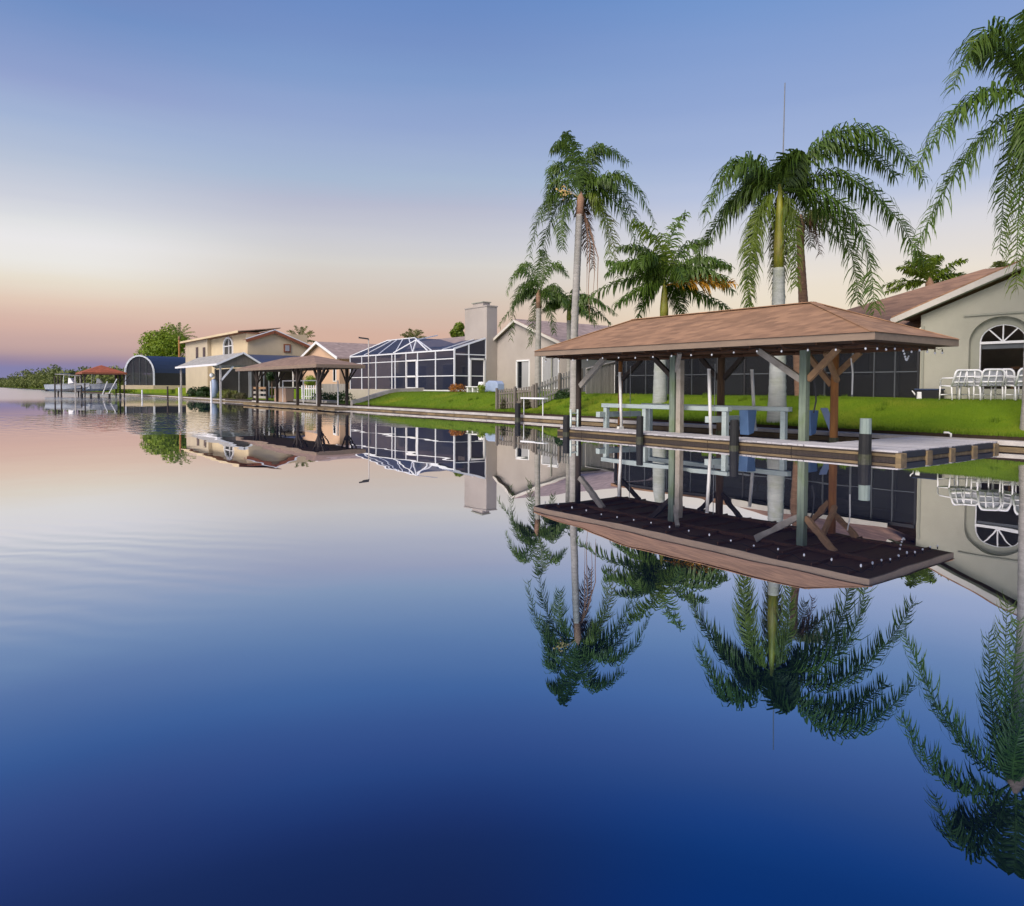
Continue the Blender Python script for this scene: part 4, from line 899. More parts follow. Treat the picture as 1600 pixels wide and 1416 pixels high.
def palm(label, base, trunk, crown, d, specs, auto=10, alen=3.0, seed=1, leaf=.5, n=46, wd=.017, bark='bark', shaft=None, group=None, el=(-.4, 1.2), m='frond', droop=.8, extra=()):
    """trunk: [(point, radius)], crown: heart of the palm, specs: fronds given by their middle and tip seen from the water"""
    rr = random.Random(seed); s = d / FPX
    t = thing('palm_tree', label, 'palm tree', base, group)
    pts = [Vector(p) for p, r in trunk]; rad = [r for p, r in trunk]
    sp, sr = [], []
    for i in range(len(pts) - 1):
        m_ = max(2, int((pts[i+1] - pts[i]).length / .11))
        for k in range(m_): sp.append(pts[i].lerp(pts[i+1], k / m_)); sr.append((rad[i] + (rad[i+1] - rad[i]) * k / m_) * (1.0 + .035 * (k % 2) + rr.uniform(-.012, .012)))
    sp.append(pts[-1]); sr.append(rad[-1])
    MB().tube(sp, sr, 12).build('trunk', M[bark], t, smooth=True)
    crown = Vector(crown)
    if shaft:
        z0, r0 = shaft
        MB().tube([pts[-1] - UP * .05, pts[-1].lerp(crown, .3), pts[-1].lerp(crown, .75), crown + UP * .25], [r0, r0 * 1.05, r0 * .75, r0 * .3], 10).build('crownshaft', M['shaft'], t, smooth=True)
    else:
        MB().tube([pts[-1] - UP * .1, crown, crown + UP * .35], [rad[-1] * 1.1, rad[-1] * 1.2, .03], 8).build('heart', M['bark_brown'], t, smooth=True)
    for q in specs:
        (mx, my), (tx, ty), dep = q[:3]; mm = q[3] if len(q) > 3 else m
        mid = crown + view(mx * s, -my * s, dep * .55); tip = crown + view(tx * s, -ty * s, dep)
        frond(t, crown + view(mx * s * .06, .05, 0), mid, tip, rr, leaf, n, wd, droop if len(q) < 5 else q[4], mm)
    for k in range(auto):
        az = rr.uniform(0, 6.283); e = rr.uniform(*el); L_ = alen * rr.uniform(.8, 1.1)
        h = Vector((math.cos(az), math.sin(az), 0)); mid = crown + h * L_ * .5 * math.cos(e) + UP * L_ * .5 * math.sin(e)
        tip = crown + h * L_ * (.85 * math.cos(e) + .08) + UP * (L_ * math.sin(e) * .75 - L_ * .38)
        frond(t, crown, mid, tip, rr, leaf, n, wd, droop, m)
    for fn in extra: fn(t, crown, rr, s)
    return t
def hang(dx, dy, length, m='bark_brown'):
    def f(t, crown, rr, s):
        p = crown + view(dx * s, -dy * s, rr.uniform(-.2, .2))
        MB().tube([crown - UP * .15, p, p - UP * length * .6 + view(rr.uniform(-.1, .1), 0, 0), p - UP * length], [.03, .022, .016, .006], 5).build('dry_stalk', M[m], t)
    return f
def bloom(dx, dy):
    def f(t, crown, rr, s):
        p = crown + view(dx * s, -dy * s, -.3); b = MB(); b.tube([crown, crown.lerp(p, .6) + UP * .15, p], .018, 4)
        for k in range(60):
            q = p + Vector((rr.gauss(0, .13), rr.gauss(0, .13), rr.gauss(0, .13))); b.ball(q, rr.uniform(.025, .05), 5, 3)
        b.build('flower_cluster', M['bloom'], t)
    return f
PG = 'feathery palms behind the boat cover'
# tall slender palm left of the boat cover
p, d = W(897, X=22.0); c2 = W(905, d=d + .3)[0]; zc = Z(905, 312, d)
tp = W(903, d=d)[0]; zt4 = Z(903, 338, d)
palm('tall slender feather palm with hanging dead stalks, left of the brown boat cover roof', (22.0, p.y, .45),
     [((22.0, p.y, .2), .24), ((22.0, p.y, .8), .19), ((22.0, p.y + .02, 4), .165), ((tp.x, tp.y, zt4), .155)], (c2.x, c2.y, zc), d,
     [((-20, -78), (-47, -72), -.3, 'frond', .9), ((18, -80), (76, -62), .5), ((-38, -32), (-50, 12), .9), ((62, -34), (112, 42), -.5), ((52, -2), (98, 92), .3),
      ((-52, 4), (-80, 92), -.4), ((-42, 20), (-66, 128), .5, 'frond', .5), ((30, 14), (46, 118), -.7, 'frond_lime'), ((40, 26), (62, 130), .3, 'frond_olive'), ((14, -52), (34, -96), 1.0), ((-12, -60), (-26, -92), -.9),
      ((-30, -58), (-48, -40), 1.1), ((-28, 26), (-30, 84), -.9), ((8, 26), (24, 100), 1.2, 'frond_brown'), ((62, -18), (104, 68), 1.0)],
     auto=3, alen=2.6, seed=11, leaf=.80, n=86, wd=.027, el=(.3, 1.3),
     extra=(bloom(-27, -8), hang(10, 40, 3.2), hang(20, 60, 2.7), hang(15, 70, 3.4), hang(28, 90, 2.0)))
# small palm at the far left
p, d = W(840, X=26.5); c2 = W(841, d=d)[0]
palm('small drooping feather palm with a grey trunk in front of the beige gabled house', (26.5, p.y, 1.1),
     [((26.5, p.y, .9), .19), ((26.5, p.y, 3), .165), ((c2.x, c2.y, Z(841, 480, d)), .15)], (c2.x, c2.y, Z(841, 462, d)), d,
     [((-26, -38), (-50, 0), -.4), ((22, -48), (46, -30), .4), ((-30, -8), (-44, 70), -.5), ((-22, 0), (-62, 46), .3), ((28, -12), (48, 30), -.3), ((8, -50), (2, -72), .5), ((-14, -46), (-30, -44), .8), ((14, 16), (24, 62), -.8), ((-6, 22), (-14, 78), .6)],
     auto=6, alen=1.9, seed=12, leaf=.72, n=64, wd=.026, el=(0, 1.2), m='frond')
# low dense palm between the tall one and the boat cover
p, d = W(889, X=28.5); c2 = W(888, d=d)[0]
palm('low dark palm with fronds reaching sideways behind the tall slender trunk', (28.5, p.y, 1.2),
     [((28.5, p.y, 1.0), .15), ((c2.x, c2.y, Z(888, 500, d)), .13)], (c2.x, c2.y, Z(888, 482, d)), d,
     [((32, -14), (72, 10), -.3), ((30, -2), (66, 22), .5), ((-16, -14), (-42, 6), -.3), ((16, -20), (50, -12), .6), ((-10, -20), (-24, -10), .6), ((6, -20), (14, -34), 0), ((22, 4), (40, 26), -.6)],
     auto=5, alen=1.6, seed=13, leaf=.72, n=50, wd=.034, el=(0, 1), m='frond_olive' if False else 'frond', shaft=(0, .14))
# broad palm over the boat cover roof
p, d = W(1031, X=23.6); c2 = W(1036, d=d)[0]
palm('broad low palm with a swollen grey trunk and one yellowing frond, above the boat cover', (23.6, p.y, .95),
     [((23.6, p.y, .6), .31), ((23.6, p.y, 1.4), .29), ((23.6, p.y, 2.8), .25), ((c2.x, c2.y, Z(1036, 498, d)), .15)], (c2.x, c2.y, Z(1036, 448, d)), d,
     [((-10, -62), (-52, -96), -.4, 'frond_lime', .7), ((8, -68), (36, -116), .4, 'frond', .6), ((-40, -36), (-92, -16), -.5), ((-46, -14), (-130, 22), .4), ((-34, 4), (-78, 32), -.7), ((-24, 12), (-38, 54), .4),
      ((42, -40), (98, -26), -.4), ((52, -22), (112, 6), .5), ((48, -4), (100, 0), -.8, 'frond_dead', .4), ((44, 6), (104, 34), .3), ((22, 10), (36, 44), .8), ((30, -58), (78, -76), .8), ((-22, -54), (-68, -64), .9, 'frond'),
      ((50, -30), (110, -40), 1.0), ((-30, -28), (-84, -44), 1.0), ((36, -20), (84, -6), -1.1, 'frond')],
     auto=4, alen=2.6, seed=14, leaf=.78, n=76, wd=.031, shaft=(0, .17), bark='bark_pale', el=(.4, 1.2))
# big palm over the right half of the boat cover
p, d = W(1214, X=21.95); c2 = W(1213, d=d)[0]
palm('big palm with a flared pale trunk and yellow green crownshaft behind the boat cover', (21.95, p.y, .35),
     [((21.95, p.y, .1), .36), ((21.95, p.y, .55), .31), ((21.96, p.y, 1.2), .285), ((21.97, p.y, 3), .24), ((c2.x, c2.y, Z(1211, 420, d)), .18)], (c2.x, c2.y, Z(1213, 302, d)), d,
     [((104, -92), (216, -14), -.3, 'frond', .85), ((92, -74), (190, -30), .5, 'frond', .8), ((126, -16), (232, 104), .4, 'frond', .8), ((106, 40), (138, 190), -.5, 'frond', .7), ((92, 48), (126, 172), .1, 'frond', .7), ((-64, -42), (-122, 44), -.4, 'frond', .8), ((-66, 14), (-134, 118), .3, 'frond', .8),
      ((-42, 56), (-54, 182), -.6, 'frond_lime', 1.0), ((-36, 50), (-44, 176), .2, 'frond', 1.0), ((9, 56), (14, 176), .9, 'frond_olive', 1.1), ((16, 50), (18, 150), -.5, 'frond_lime', 1.2), ((18, -40), (48, -44), 1.1), ((-12, -34), (-34, -34), 1.0), ((34, -26), (70, 10), 1.2), ((-30, -20), (-70, 20), 1.2), ((8, -34), (18, -50), -.6)],
     auto=0, alen=2.0, seed=15, leaf=.98, n=128, wd=.028, shaft=(0, .17), bark='bark_pale', el=(.5, 1.3))
# brown trunk behind it
p, d = W(1249, X=25.6); c2 = W(1246, d=d)[0]
palm('palm with a curved rough brown trunk just right of the big palm', (25.6, p.y, 1.15),
     [((25.6, p.y, .9), .16), ((25.55, p.y + .1, 3.0), .16), ((25.7, p.y - .04, 4.6), .175), ((c2.x, c2.y, Z(1241, 385, d)), .13)], (c2.x, c2.y, Z(1239, 352, d)), d,
     [((20, -22), (46, 8), .3), ((-20, -22), (-44, 10), .3), ((16, 4), (26, 50), -.3, 'frond_brown'), ((-10, -28), (-16, -30), .7)], auto=5, alen=1.5, seed=16, leaf=.6, n=40, wd=.02, bark='bark_brown', el=(-.2, .9), m='frond_olive')
# right-hand palm cut by the edge of the photo
p, d = W(1613, X=22.3); c2 = W(1603, d=d)[0]
palm('large palm at the right edge with fronds hanging in front of the house gable', (22.3, p.y, .5),
     [((22.3, p.y, .2), .27), ((22.3, p.y, 1.2), .23), ((22.3, p.y, 5), .20), ((c2.x, c2.y, Z(1612, 205, d)), .19)], (c2.x, c2.y, Z(1612, 168, d)), d,
     [((-72, -104), (-138, -12), -.3, 'frond', .75), ((-100, -4), (-198, 112), -.4, 'frond', .9), ((-92, 74), (-168, 226), .4, 'frond', .9), ((-20, 70), (-22, 266), -.5, 'frond', 1.1), ((-10, 80), (-8, 284), .3, 'frond_lime', 1.1), ((-14, 60), (-12, 220), .9, 'frond', 1.1), ((-24, 56), (-20, 170), -.9, 'frond', 1.0),
      ((-36, -92), (-62, -96), .8, 'frond', .6), ((-6, -96), (-14, -136), -.4), ((60, -84), (130, -22), -.3), ((108, 2), (204, 100), .4), ((92, 78), (160, 218), -.4), ((20, 80), (40, 260), .4), ((30, -90), (70, -110), .9), ((60, -30), (120, 40), 1.4)],
     auto=0, alen=2.4, seed=17, leaf=.95, n=104, wd=.025, el=(.4, 1.3))
# palms behind the houses
def backpalm(label, px, py, X_, sc, seed, m='frond_olive', k=11, group=None, lean=0):
    p, d = W(px, X=X_); zc = Z(px, py, d)
    rr = random.Random(seed); sp = []
    for i in range(k):
        a = math.radians(-15 + 210 * i / (k - 1)) + rr.uniform(-.15, .15); L_ = sc * rr.uniform(.85, 1.1)
        mx, my = math.cos(a) * L_ * .5, -math.sin(a) * L_ * .5 - 3; sp.append(((mx, my), (mx * 1.95, my * 1.7 + L_ * .16), rr.uniform(-1, 1), m))
    return palm(label, (X_, p.y, 1.2), [((X_, p.y, 1.0), .22), ((X_, p.y, zc * .5), .19), ((X_, p.y, zc - .3), .17)], (X_, p.y, zc), d, sp, 0, seed=seed, leaf=.5, n=40, wd=.032, m=m, droop=.5, group=group)
backpalm('bushy palm crown rising behind the brown roof of the stucco house', 1448, 444, 37.5, 62, 21, 'frond_lime', 17)
backpalm('thin palm top just showing over the stucco house gable', 1561, 440, 44, 34, 22, 'frond_olive', 9)
backpalm('spiky palm behind the cream two storey house', 470, 534, 40, 30, 23, 'frond_olive', 13)
backpalm('palm top showing over the white framed screen enclosure', 645, 534, 46, 22, 24, 'frond_olive', 12)
backpalm('palm with an orange trunk in front of the round green tree', 281, 528, 30.5, 26, 25, 'frond_lime', 11)
_t = bpy.data.objects[[o.name for o in bpy.data.objects if o.get('label') == 'palm with an orange trunk in front of the round green tree'][0]]
[c for c in _t.children if c.name.startswith('trunk')][0].data.materials[0] = M['orange_post']
# ================================================================== leafy trees, hedges, bushes
def leaf_blob(b, c, rx, ry, rz, n, size, rr, hollow=.55):
    for _ in range(n):
        while True:
            v = Vector((rr.uniform(-1, 1), rr.uniform(-1, 1), rr.uniform(-1, 1)))
            if hollow < v.length < 1: break
        q = Vector(c) + Vector((v.x * rx, v.y * ry, v.z * rz)); s = size * rr.uniform(.5, 1.3)
        n_ = (v + Vector((rr.gauss(0, .5), rr.gauss(0, .5), rr.gauss(0, .5)))).normalized(); a = n_.orthogonal().normalized(); e = n_.cross(a)
        th = rr.uniform(0, 6.28); a, e = a * math.cos(th) + e * math.sin(th), e * math.cos(th) - a * math.sin(th)
        b.add([q - a * s, q - e * s * .45, q + a * s, q + e * s * .45], [(0, 1, 2, 3)])
def tree(label, base, h, cr, seed, m='leaf', n=4200, size=.22, trunk=.22, blobs=14, flat=.85, cat='tree'):
    rr = random.Random(seed); base = Vector(base); t = thing('broadleaf_tree', label, cat, base)
    top = base + UP * (h - cr * flat)
    MB().tube([base - UP * .2, base.lerp(top, .5), top], [trunk, trunk * .8, trunk * .5], 8).build('trunk', M['brown_post'], t, smooth=True)
    b = MB()
    for k in range(blobs):
        v = Vector((rr.gauss(0, .5), rr.gauss(0, .5), rr.gauss(0, .45))); v = v if v.length < 1 else v.normalized()
        q = top + Vector((v.x * cr * .72, v.y * cr * .72, v.z * cr * .72 * flat)); r_ = cr * rr.uniform(.28, .48)
        leaf_blob(b, q, r_, r_, r_ * flat, n // blobs, size, rr)
        MB().tube([top - UP * cr * .3, q], [trunk * .4, .03], 5).build('limb', M['brown_post'], t)
    b.build('crown', M[m], t)
    return t
p, d = W(257, X=34); tree('round bright green tree left of the cream two storey house', (34, p.y, 1), Z(257, 506, d) - 1, 43 / FPX * d, 31, 'leaf', 9000, .32, .3, 26)
p, d = W(714, X=48); tree('small dark tree just left of the chimney, beyond the house', (48, p.y, 1), Z(714, 505, d) - 1, 18 / FPX * d, 32, 'leaf', 2600, .24, .2, 9)
p, d = W(425, X=23.5); tree('small clipped green tree under the far brown boat cover', (23.5, p.y, .3), Z(425, 578, d) - .3, 11 / FPX * d, 33, 'leaf_dark', 1500, .1, .08, 7, 1.1)
def bush(name, label, c, rx, ry, rz, n, size, seed, m='leaf_dark', cat='bush'):
    rr = random.Random(seed); b = MB()
    for k in range(max(3, int(max(rx, ry) * 3))):
        q = Vector(c) + Vector((rr.uniform(-rx, rx) * .8, rr.uniform(-ry, ry) * .8, rr.uniform(-.2, .1) * rz)); r_ = max(min(rx, ry) * .75, rz * .5)
        leaf_blob(b, q, r_, r_, rz * rr.uniform(.75, 1.0), n // max(3, int(max(rx, ry) * 3)), size, rr, .3)
    return b.build(name, M[m], label=label, category=cat)
bush('hedge', 'low dark green hedge at the foot of the grey picket fence', (24.0, 27.55, 1.0), 1.4, .35, .5, 2600, .05, 41, 'leaf_dark', 'hedge')
bush('vine', 'brownish creeper over the foot of the dark picket fence', (22.0, 29.1, .7), .35, 1.0, .42, 2600, .05, 42, 'ivy', 'vine')
p, d = W(716, X=26.5); bush('flower_bush', 'small bush with orange flowers by the enclosure corner', (26.5, p.y, 1.45), .45, .45, .4, 700, .06, 43, 'flower', 'flower bush')
p, d = W(752, X=26.4); bush('potted_shrub', 'small green shrub right of the white garden bench', (26.4, p.y, 1.4), .3, .3, .4, 500, .06, 44, 'leaf', 'shrub')
p, d = W(490, X=26.0); bush('round_shrub', 'light green clipped shrub behind the far brown boat cover', (26, p.y, 2.0), .8, .8, .6, 900, .1, 45, 'leaf', 'shrub')
p, d = W(522, X=23.5); bush('fern', 'green fern between the far boat cover and the retaining wall', (23.5, p.y, .6), 1.2, 1.6, .6, 1500, .1, 46, 'leaf_dark', 'fern')
p, d = W(318, X=22.4); bush('shoreline_bush', 'dark green bush on the bank under the grey roofed cover', (22.4, p.y, .6), .9, 4.0, 1.1, 3600, .14, 47, 'leaf_dark')
p, d = W(352, X=22.0); bush('reed_clump', 'straggly pale reeds on the bank left of the far brown boat cover', (21.8, p.y, .5), .6, 4.5, .75, 3000, .12, 48, 'frond_olive', 'reeds')
p, d = W(372, X=21.9); bush('reed_clump', 'low brown green weeds along the seawall by the far brown boat cover', (21.6, p.y, .45), .4, 3.5, .55, 1800, .12, 50, 'ivy', 'reeds')
p, d = W(190, X=22); bush('shoreline_bush', 'light green bush beside the red roofed boat cover', (22, p.y, .9), 1.2, 5, 1.0, 1800, .2, 49, 'leaf')
# mangrove shore that closes the view on the left
def mangroves():
    rr = random.Random(9); b = MB()
    for k in range(420):
        y = 175 + 620 * rr.random() ** 1.4; x = 23 + rr.random() * 26; hgt = rr.uniform(3.0, 7.8) * (1 + .22 * math.sin(y * .05) + .12 * math.sin(y * .017))
        if y < 215: hgt *= .75
        r_ = rr.uniform(2.0, 4.0)
        leaf_blob(b, (x, y, hgt * .5), r_, r_, hgt * .55, 150, .62, rr, .4)
    b.build('mangrove_wood', M['leaf_far'], kind='stuff', label='low green mangrove wood along the far shore on the left')
mangroves()

bush('potted_palm', 'leafy potted plant inside the white framed screen enclosure, left of its door', (29.4, 55.0, 2.0), .5, .6, .8, 500, .14, 61, 'leaf_dark', 'plant')
bush('potted_palm', 'leafy potted plant inside the white framed screen enclosure, right of its door', (29.6, 46.6, 1.9), .5, .5, .7, 500, .14, 62, 'leaf_dark', 'plant')
# ================================================================== far shore: from the chimney house to the end of the canal
# lamp pole on the seawall
p, d = W(576, X=21.15); zt5 = Z(576, 530, d)
t = thing('lamp_pole', 'thin white lamp pole on the seawall by the sloping kerb', 'lamp pole', (21.15, p.y, .2))
MB().tube([(21.15, p.y, .2), (21.15, p.y, zt5)], [.04, .036], 8).build('pole', M['concrete'], t, smooth=True)
MB().bar((21.15, p.y, zt5), (20.6, p.y + .3, zt5 + .08), .15, .09).build('lamp_head', M['black'], t)
# antenna mast behind the big palm
p, d = W(1214, X=31); zt5 = Z(1218, 137, d)
t = thing('antenna_mast', 'tall thin antenna mast rising above the big palm', 'antenna', (31, p.y, 1.2))
q = W(1218, d=d)[0]
MB().tube([(31, p.y, 1.2), (31, p.y, 6), (31 * .6 + q.x * .4, p.y * .6 + q.y * .4, 8), (q.x, q.y, zt5)], [.06, .055, .05, .026], 6).build('mast', M['steel'], t)
# second brown boat cover
def far_cover(label, ex, ey, ez, rx, ry, rz, posts, roofm, px_=.2, braces=True, fasc='fascia', fh=.2):
    c = ((ex[0] + ex[1]) / 2, (ey[0] + ey[1]) / 2, 0); t = thing('boat_cover', label, 'boat cover', c)
    b = MB(); hip_roof(b, ex[0], ex[1], ey[0], ey[1], ez + .1, rx, ry[0], ry[1], rz); b.build('roof', M[roofm], t)
    for p_, q_ in (((ex[0], ey[0]), (ex[0], ey[1])), ((ex[1], ey[0]), (ex[1], ey[1])), ((ex[0], ey[0]), (ex[1], ey[0])), ((ex[0], ey[1]), (ex[1], ey[1]))):
        MB().bar((*p_, ez - .02), (*q_, ez - .02), .05, fh).build('fascia', M[fasc], t)
    MB().box(ex[0] + .1, ex[1] - .1, ey[0] + .1, ey[1] - .1, ez - .12, ez - .08).build('soffit', M['soffit'], t)
    for x, y in posts:
        MB().box(x - px_/2, x + px_/2, y - px_/2, y + px_/2, -.6, ez - .1).build('post', M['dark_timber'], t)
        if braces:
            for s in (-1, 1): MB().bar((x, y + s * .08, ez - 1.1), (x, y + s * .9, ez - .15), .085).build('brace', M['dark_timber'], t)
            MB().bar((x + .05, y, ez - 1.1), (x + .7, y, ez - .15), .075).build('brace', M['dark_timber'], t)
    return t
far_cover('second brown hip roofed boat cover, left of the lamp pole', (18.3, 21.7), (45.3, 62.6), 2.85, 20.0, (50.0, 55.5), 3.7,
          [(18.65, 45.8), (18.65, W(465, X=18.65)[0].y), (18.65, W(402, X=18.65)[0].y), (21.1, W(542, X=21.1)[0].y), (21.1, W(500, X=21.1)[0].y), (21.1, W(433, X=21.1)[0].y)], 'roof_far', .17)
# lift frame, dock, box and steps under it
t = thing('boat_lift', 'white pipe frame standing under the second brown boat cover', 'lift', (20, 46, 0))
for px in (442, 474, 495, 528):
    q = W(px, X=21.2)[0]; MB().tube([(21.2, q.y, -.2), (21.2, q.y, 1.95)], .05, 6).build('upright', M['pvc'], t)
q0, q1 = W(442, X=21.2)[0], W(495, X=21.2)[0]; MB().bar((21.2, q0.y, 1.95), (21.2, q1.y, 1.95), .08).build('cross_bar', M['pvc'], t)
q = W(443, X=21.5)[0]; 
t = thing('dock_cabinet', 'pale beige cabinet on the dock under the second brown boat cover', 'cabinet', (21.5, q.y, .2))
MB().box(21.2, 21.9, W(452, X=21.5)[0].y, W(434, X=21.5)[0].y, .2, 1.35).build('body', M['peach'], t, bevel=.03); MB().box(21.15, 21.95, W(452.5, X=21.5)[0].y, W(433.5, X=21.5)[0].y, 1.35, 1.42).build('lid', M['concrete'], t)
MB().box(17.8, 18.8, W(528, X=18)[0].y, W(384, X=18)[0].y, .06, .19).build('side_dock', M['tan'], label='narrow pale dock under the second brown boat cover', category='dock')
MB().box(21.4, 22.3, W(515, X=21.6)[0].y, W(462, X=21.6)[0].y, .2, .48).build('dock_step', M['concrete'], label='long pale concrete step behind the second boat cover posts', category='step')
MB().box(20.9, 21.35, W(395, X=21)[0].y, W(330, X=21)[0].y, .14, .3).build('low_dock', M['dark_timber'], label='dark low dock edge in front of the straggly reeds', category='dock')
t = thing('dock_rail', 'brown board railing at the left of the second brown boat cover', 'railing', (21, 60, .2))
qa, qb = W(396, X=21.1)[0].y, W(417, X=21.1)[0].y
for z in (.55, .95, 1.35): MB().bar((21.1, qa, z), (21.1, qb, z), .06, .2).build('rail_board', M['grey_brace'] if z < 1.3 else M['brace'], t)
for yq in (qa, qb): MB().box(21.03, 21.2, yq - .1, yq + .1, 0, 1.5).build('rail_post', M['dark_timber'], t)
t = thing('picket_fence', 'short white picket fence behind the second brown boat cover', 'fence', (24.5, 47, .3))
for i in range(9):
    q = W(472 + i * 3.6, X=25.0)[0]; MB().box(24.98, 25.02, q.y - .1, q.y + .1, .3, 1.6).build('picket', M['white'], t)
q0, q1 = W(470, X=25.0)[0].y, W(503, X=25.0)[0].y
for z in (.6, 1.3): MB().bar((25.05, q0, z), (25.05, q1, z), .04, .08).build('fence_rail', M['white'], t)
t = thing('board_fence', 'grey board fence between the far boat cover and the screen enclosure', 'fence', (26.6, 60, .3))
for i in range(14):
    q0, q1 = W(503 + i * 2.8, X=26.6)[0].y, W(505.6 + i * 2.8, X=26.6)[0].y; MB().box(26.58, 26.62, q1, q0, .3, 1.75).build('fence_board', M['fence'], t)
# peach house
t = thing('house', 'peach gabled house behind the second brown boat cover', 'house', (32, 72, 1.2))
hx = 30; y_a = W(500, X=hx)[0].y; y_r = W(533, X=hx)[0].y; y_l = 2 * y_a - y_r; d_a = W(500, X=hx)[1]
zap, zev = Z(500, 535, d_a), Z(531, 559, W(531, X=hx)[1])
MB().prism([(hx, y_r + .4, .2), (hx, y_r + .4, zev), (hx, y_a, zap - .25), (hx, y_l - .4, zev), (hx, y_l - .4, .2)], (18, 0, 0)).build('wall', M['peach'], t)
for ye in (y_r, y_l):
    MB().prism([(hx - .4, ye, zev - .15), (hx - .4, y_a, zap - .1), (hx - .4, y_a, zap + .05), (hx - .4, ye, zev)], (19, 0, 0)).build('roof', M['roof_pink'], t)
    MB().bar((hx - .42, ye, zev - .08), (hx - .42, y_a, zap - .04), .05, .26).build('rake_board', M['white'], t)
f = MB().box(hx - .06, hx - .01, W(526, X=hx)[0].y, W(521, X=hx)[0].y, 2.0, 3.3).build('window_frame', M['white'], t); MB().box(hx - .08, hx - .061, W(525, X=hx)[0].y, W(522, X=hx)[0].y, 2.1, 3.2).build('pane', M['glass'], f)
b = MB(); yq0, yq1 = 52, y_r + 4; b.add([(33, yq0, 5.0), (33, yq1, 5.0), (37, yq1, 6.15), (37, yq0, 6.15)], [(0, 1, 2, 3)]); b.add([(33.2, yq0, 1), (33.2, yq1, 1), (33.2, yq1, 5), (33.2, yq0, 5)], [(0, 1, 2, 3)])
wing = b.build('wing', M['roof_pink'], t)
# cream two storey house
t = thing('house', 'cream two storey house with red brown eaves and an arched window', 'house', (32, 98, 1))
Ya, Yb, Xa, Xb = 88.0, 112.0, 27.0, 37.4; ZE = 7.85
def arched(b, x, y0, y1, z0, z1, yc, hw, a0, a1):
    """wall on the plane x with one arched opening"""
    pts = arch_pts(yc, hw, a0, a1, .95, 10)
    for q0, q1 in ((y0, yc - hw), (yc + hw, y1)): b.add([(x, q0, z0), (x, q1, z0), (x, q1, z1), (x, q0, z1)], [(0, 3, 2, 1)])
    b.add([(x, yc-hw, z0), (x, yc+hw, z0), (x, yc+hw, a0), (x, yc-hw, a0)], [(0, 3, 2, 1)])
    tp_ = pts[1:-1]
    for (u0, v0), (u1, v1) in zip(tp_[:-1], tp_[1:]): b.add([(x, u0, v0), (x, u1, v1), (x, u1, z1), (x, u0, z1)], [(0, 3, 2, 1)])
    return pts
yw = W(358, X=Xa)[0].y; dw = W(358, X=Xa)[1]; hww = 9.5 / FPX * dw / (.8 + .35) * 2.9
b = MB(); Ym = W(331, X=Xa)[0].y
ap = arched(b, Xa, Ya, Ym, .5, ZE, yw, hww, Z(358, 556, dw), Z(358, 540, dw))
b.add([(Xa, Ya, .5), (Xb - 3, Ya, .5), (Xb - 3, Ya, ZE), (Xa, Ya, ZE)], [(0, 1, 2, 3)])
b.build('wall', M['cream'], t)
MB().box(Xa - .5, Xa + 4, Ym + .05, Yb + 3, .5, ZE - .1).build('side_wall', M['cream_dark'], t)
f = MB()
for (u, v) in zip(ap[:-1], ap[1:]): f.bar((Xa - .05, *u), (Xa - .05, *v), .24, .2, (1, 0, 0))
f = f.build('window_frame', M['white'], t)
b = MB(); b.add([(Xa + .1, *q) for q in ap], [tuple(range(len(ap)))]); b.build('pane', M['interior'], f)
MB().bar((Xa + .02, yw, ap[0][1]), (Xa + .02, yw, ap[0][1] + 2.6), .12).build('muntin', M['white'], f); MB().bar((Xa + .02, yw - hww, Z(358, 541, dw)), (Xa + .02, yw + hww, Z(358, 541, dw)), .12).build('muntin', M['white'], f)
for px in (309, 320):
    q, dq = W(px, X=Xa - .5); MB().box(Xa - .58, Xa - .51, q.y - .55, q.y + .55, Z(px, 560, dq), Z(px, 543, dq)).build('window', M['glass'], t)
# main roof with wide eaves, and the front gable
b = MB(); b.prism([(Xa - 1.0, Ya - .2, ZE), (Xa - 1.0, Yb + 4, ZE), (Xa + 4.0, Yb + 4, ZE + .62), (Xa + 4.0, Ya - .2, ZE + .62)], (0, 0, .1)); b.box(Xa + .02, Xa + 3.9, Ya - .1, Yb + 3, ZE - .02, ZE + .02); b.build('roof', M['roof_far'], t)
MB().box(Xa - 1.0, Xa + 3.9, Ya - .1, Yb + 4, ZE - .12, ZE - .03).build('soffit', M['red_trim'], t)
MB().bar((Xa - 1.02, Ya - .2, ZE + .02), (Xa - 1.02, Yb + 4, ZE + .02), .06, .26).build('fascia', M['cream'], t)
gxa, dxa = W(430, Y=87); zg = Z(430, 516, dxa); gxl = W(385, Y=87)[0].x; gxr = W(493, Y=87)[0].x; zl, zr = Z(385, 530, W(385, Y=87)[1]), Z(493, 544, W(493, Y=87)[1])
MB().prism([(gxl + .3, 87.4, .5), (gxr - .3, 87.4, .5), (gxr - .3, 87.4, zr - .2), (gxa.x, 87.4, zg - .3), (gxl + .3, 87.4, zl - .2)], (0, .5, 0)).build('gable_wall', M['cream'], t)
for xe, ze in ((gxl, zl), (gxr, zr)):
    MB().prism([(xe, 87, ze - .12), (gxa.x, 87, zg - .12), (gxa.x, 87, zg), (xe, 87, ze)], (0, 15 if xe > gxa.x else 1.2, 0)).build('gable_roof', M['roof_far'], t)
    MB().bar((xe, 86.97, ze - .2), (gxa.x, 86.97, zg - .2), .06, .38, (0, 0, 1)).build('rake_board', M['red_trim'], t)
    MB().bar((xe, 86.97, ze + .02), (gxa.x, 86.97, zg + .02), .08, .1, (0, 0, 1)).build('rake_trim', M['white'], t)
q, dq = W(449, Y=87.35); f = MB().box(q.x - .42, q.x + .42, 87.28, 87.36, Z(449, 551, dq), Z(449, 538, dq)).build('window_frame', M['red_trim'], t)
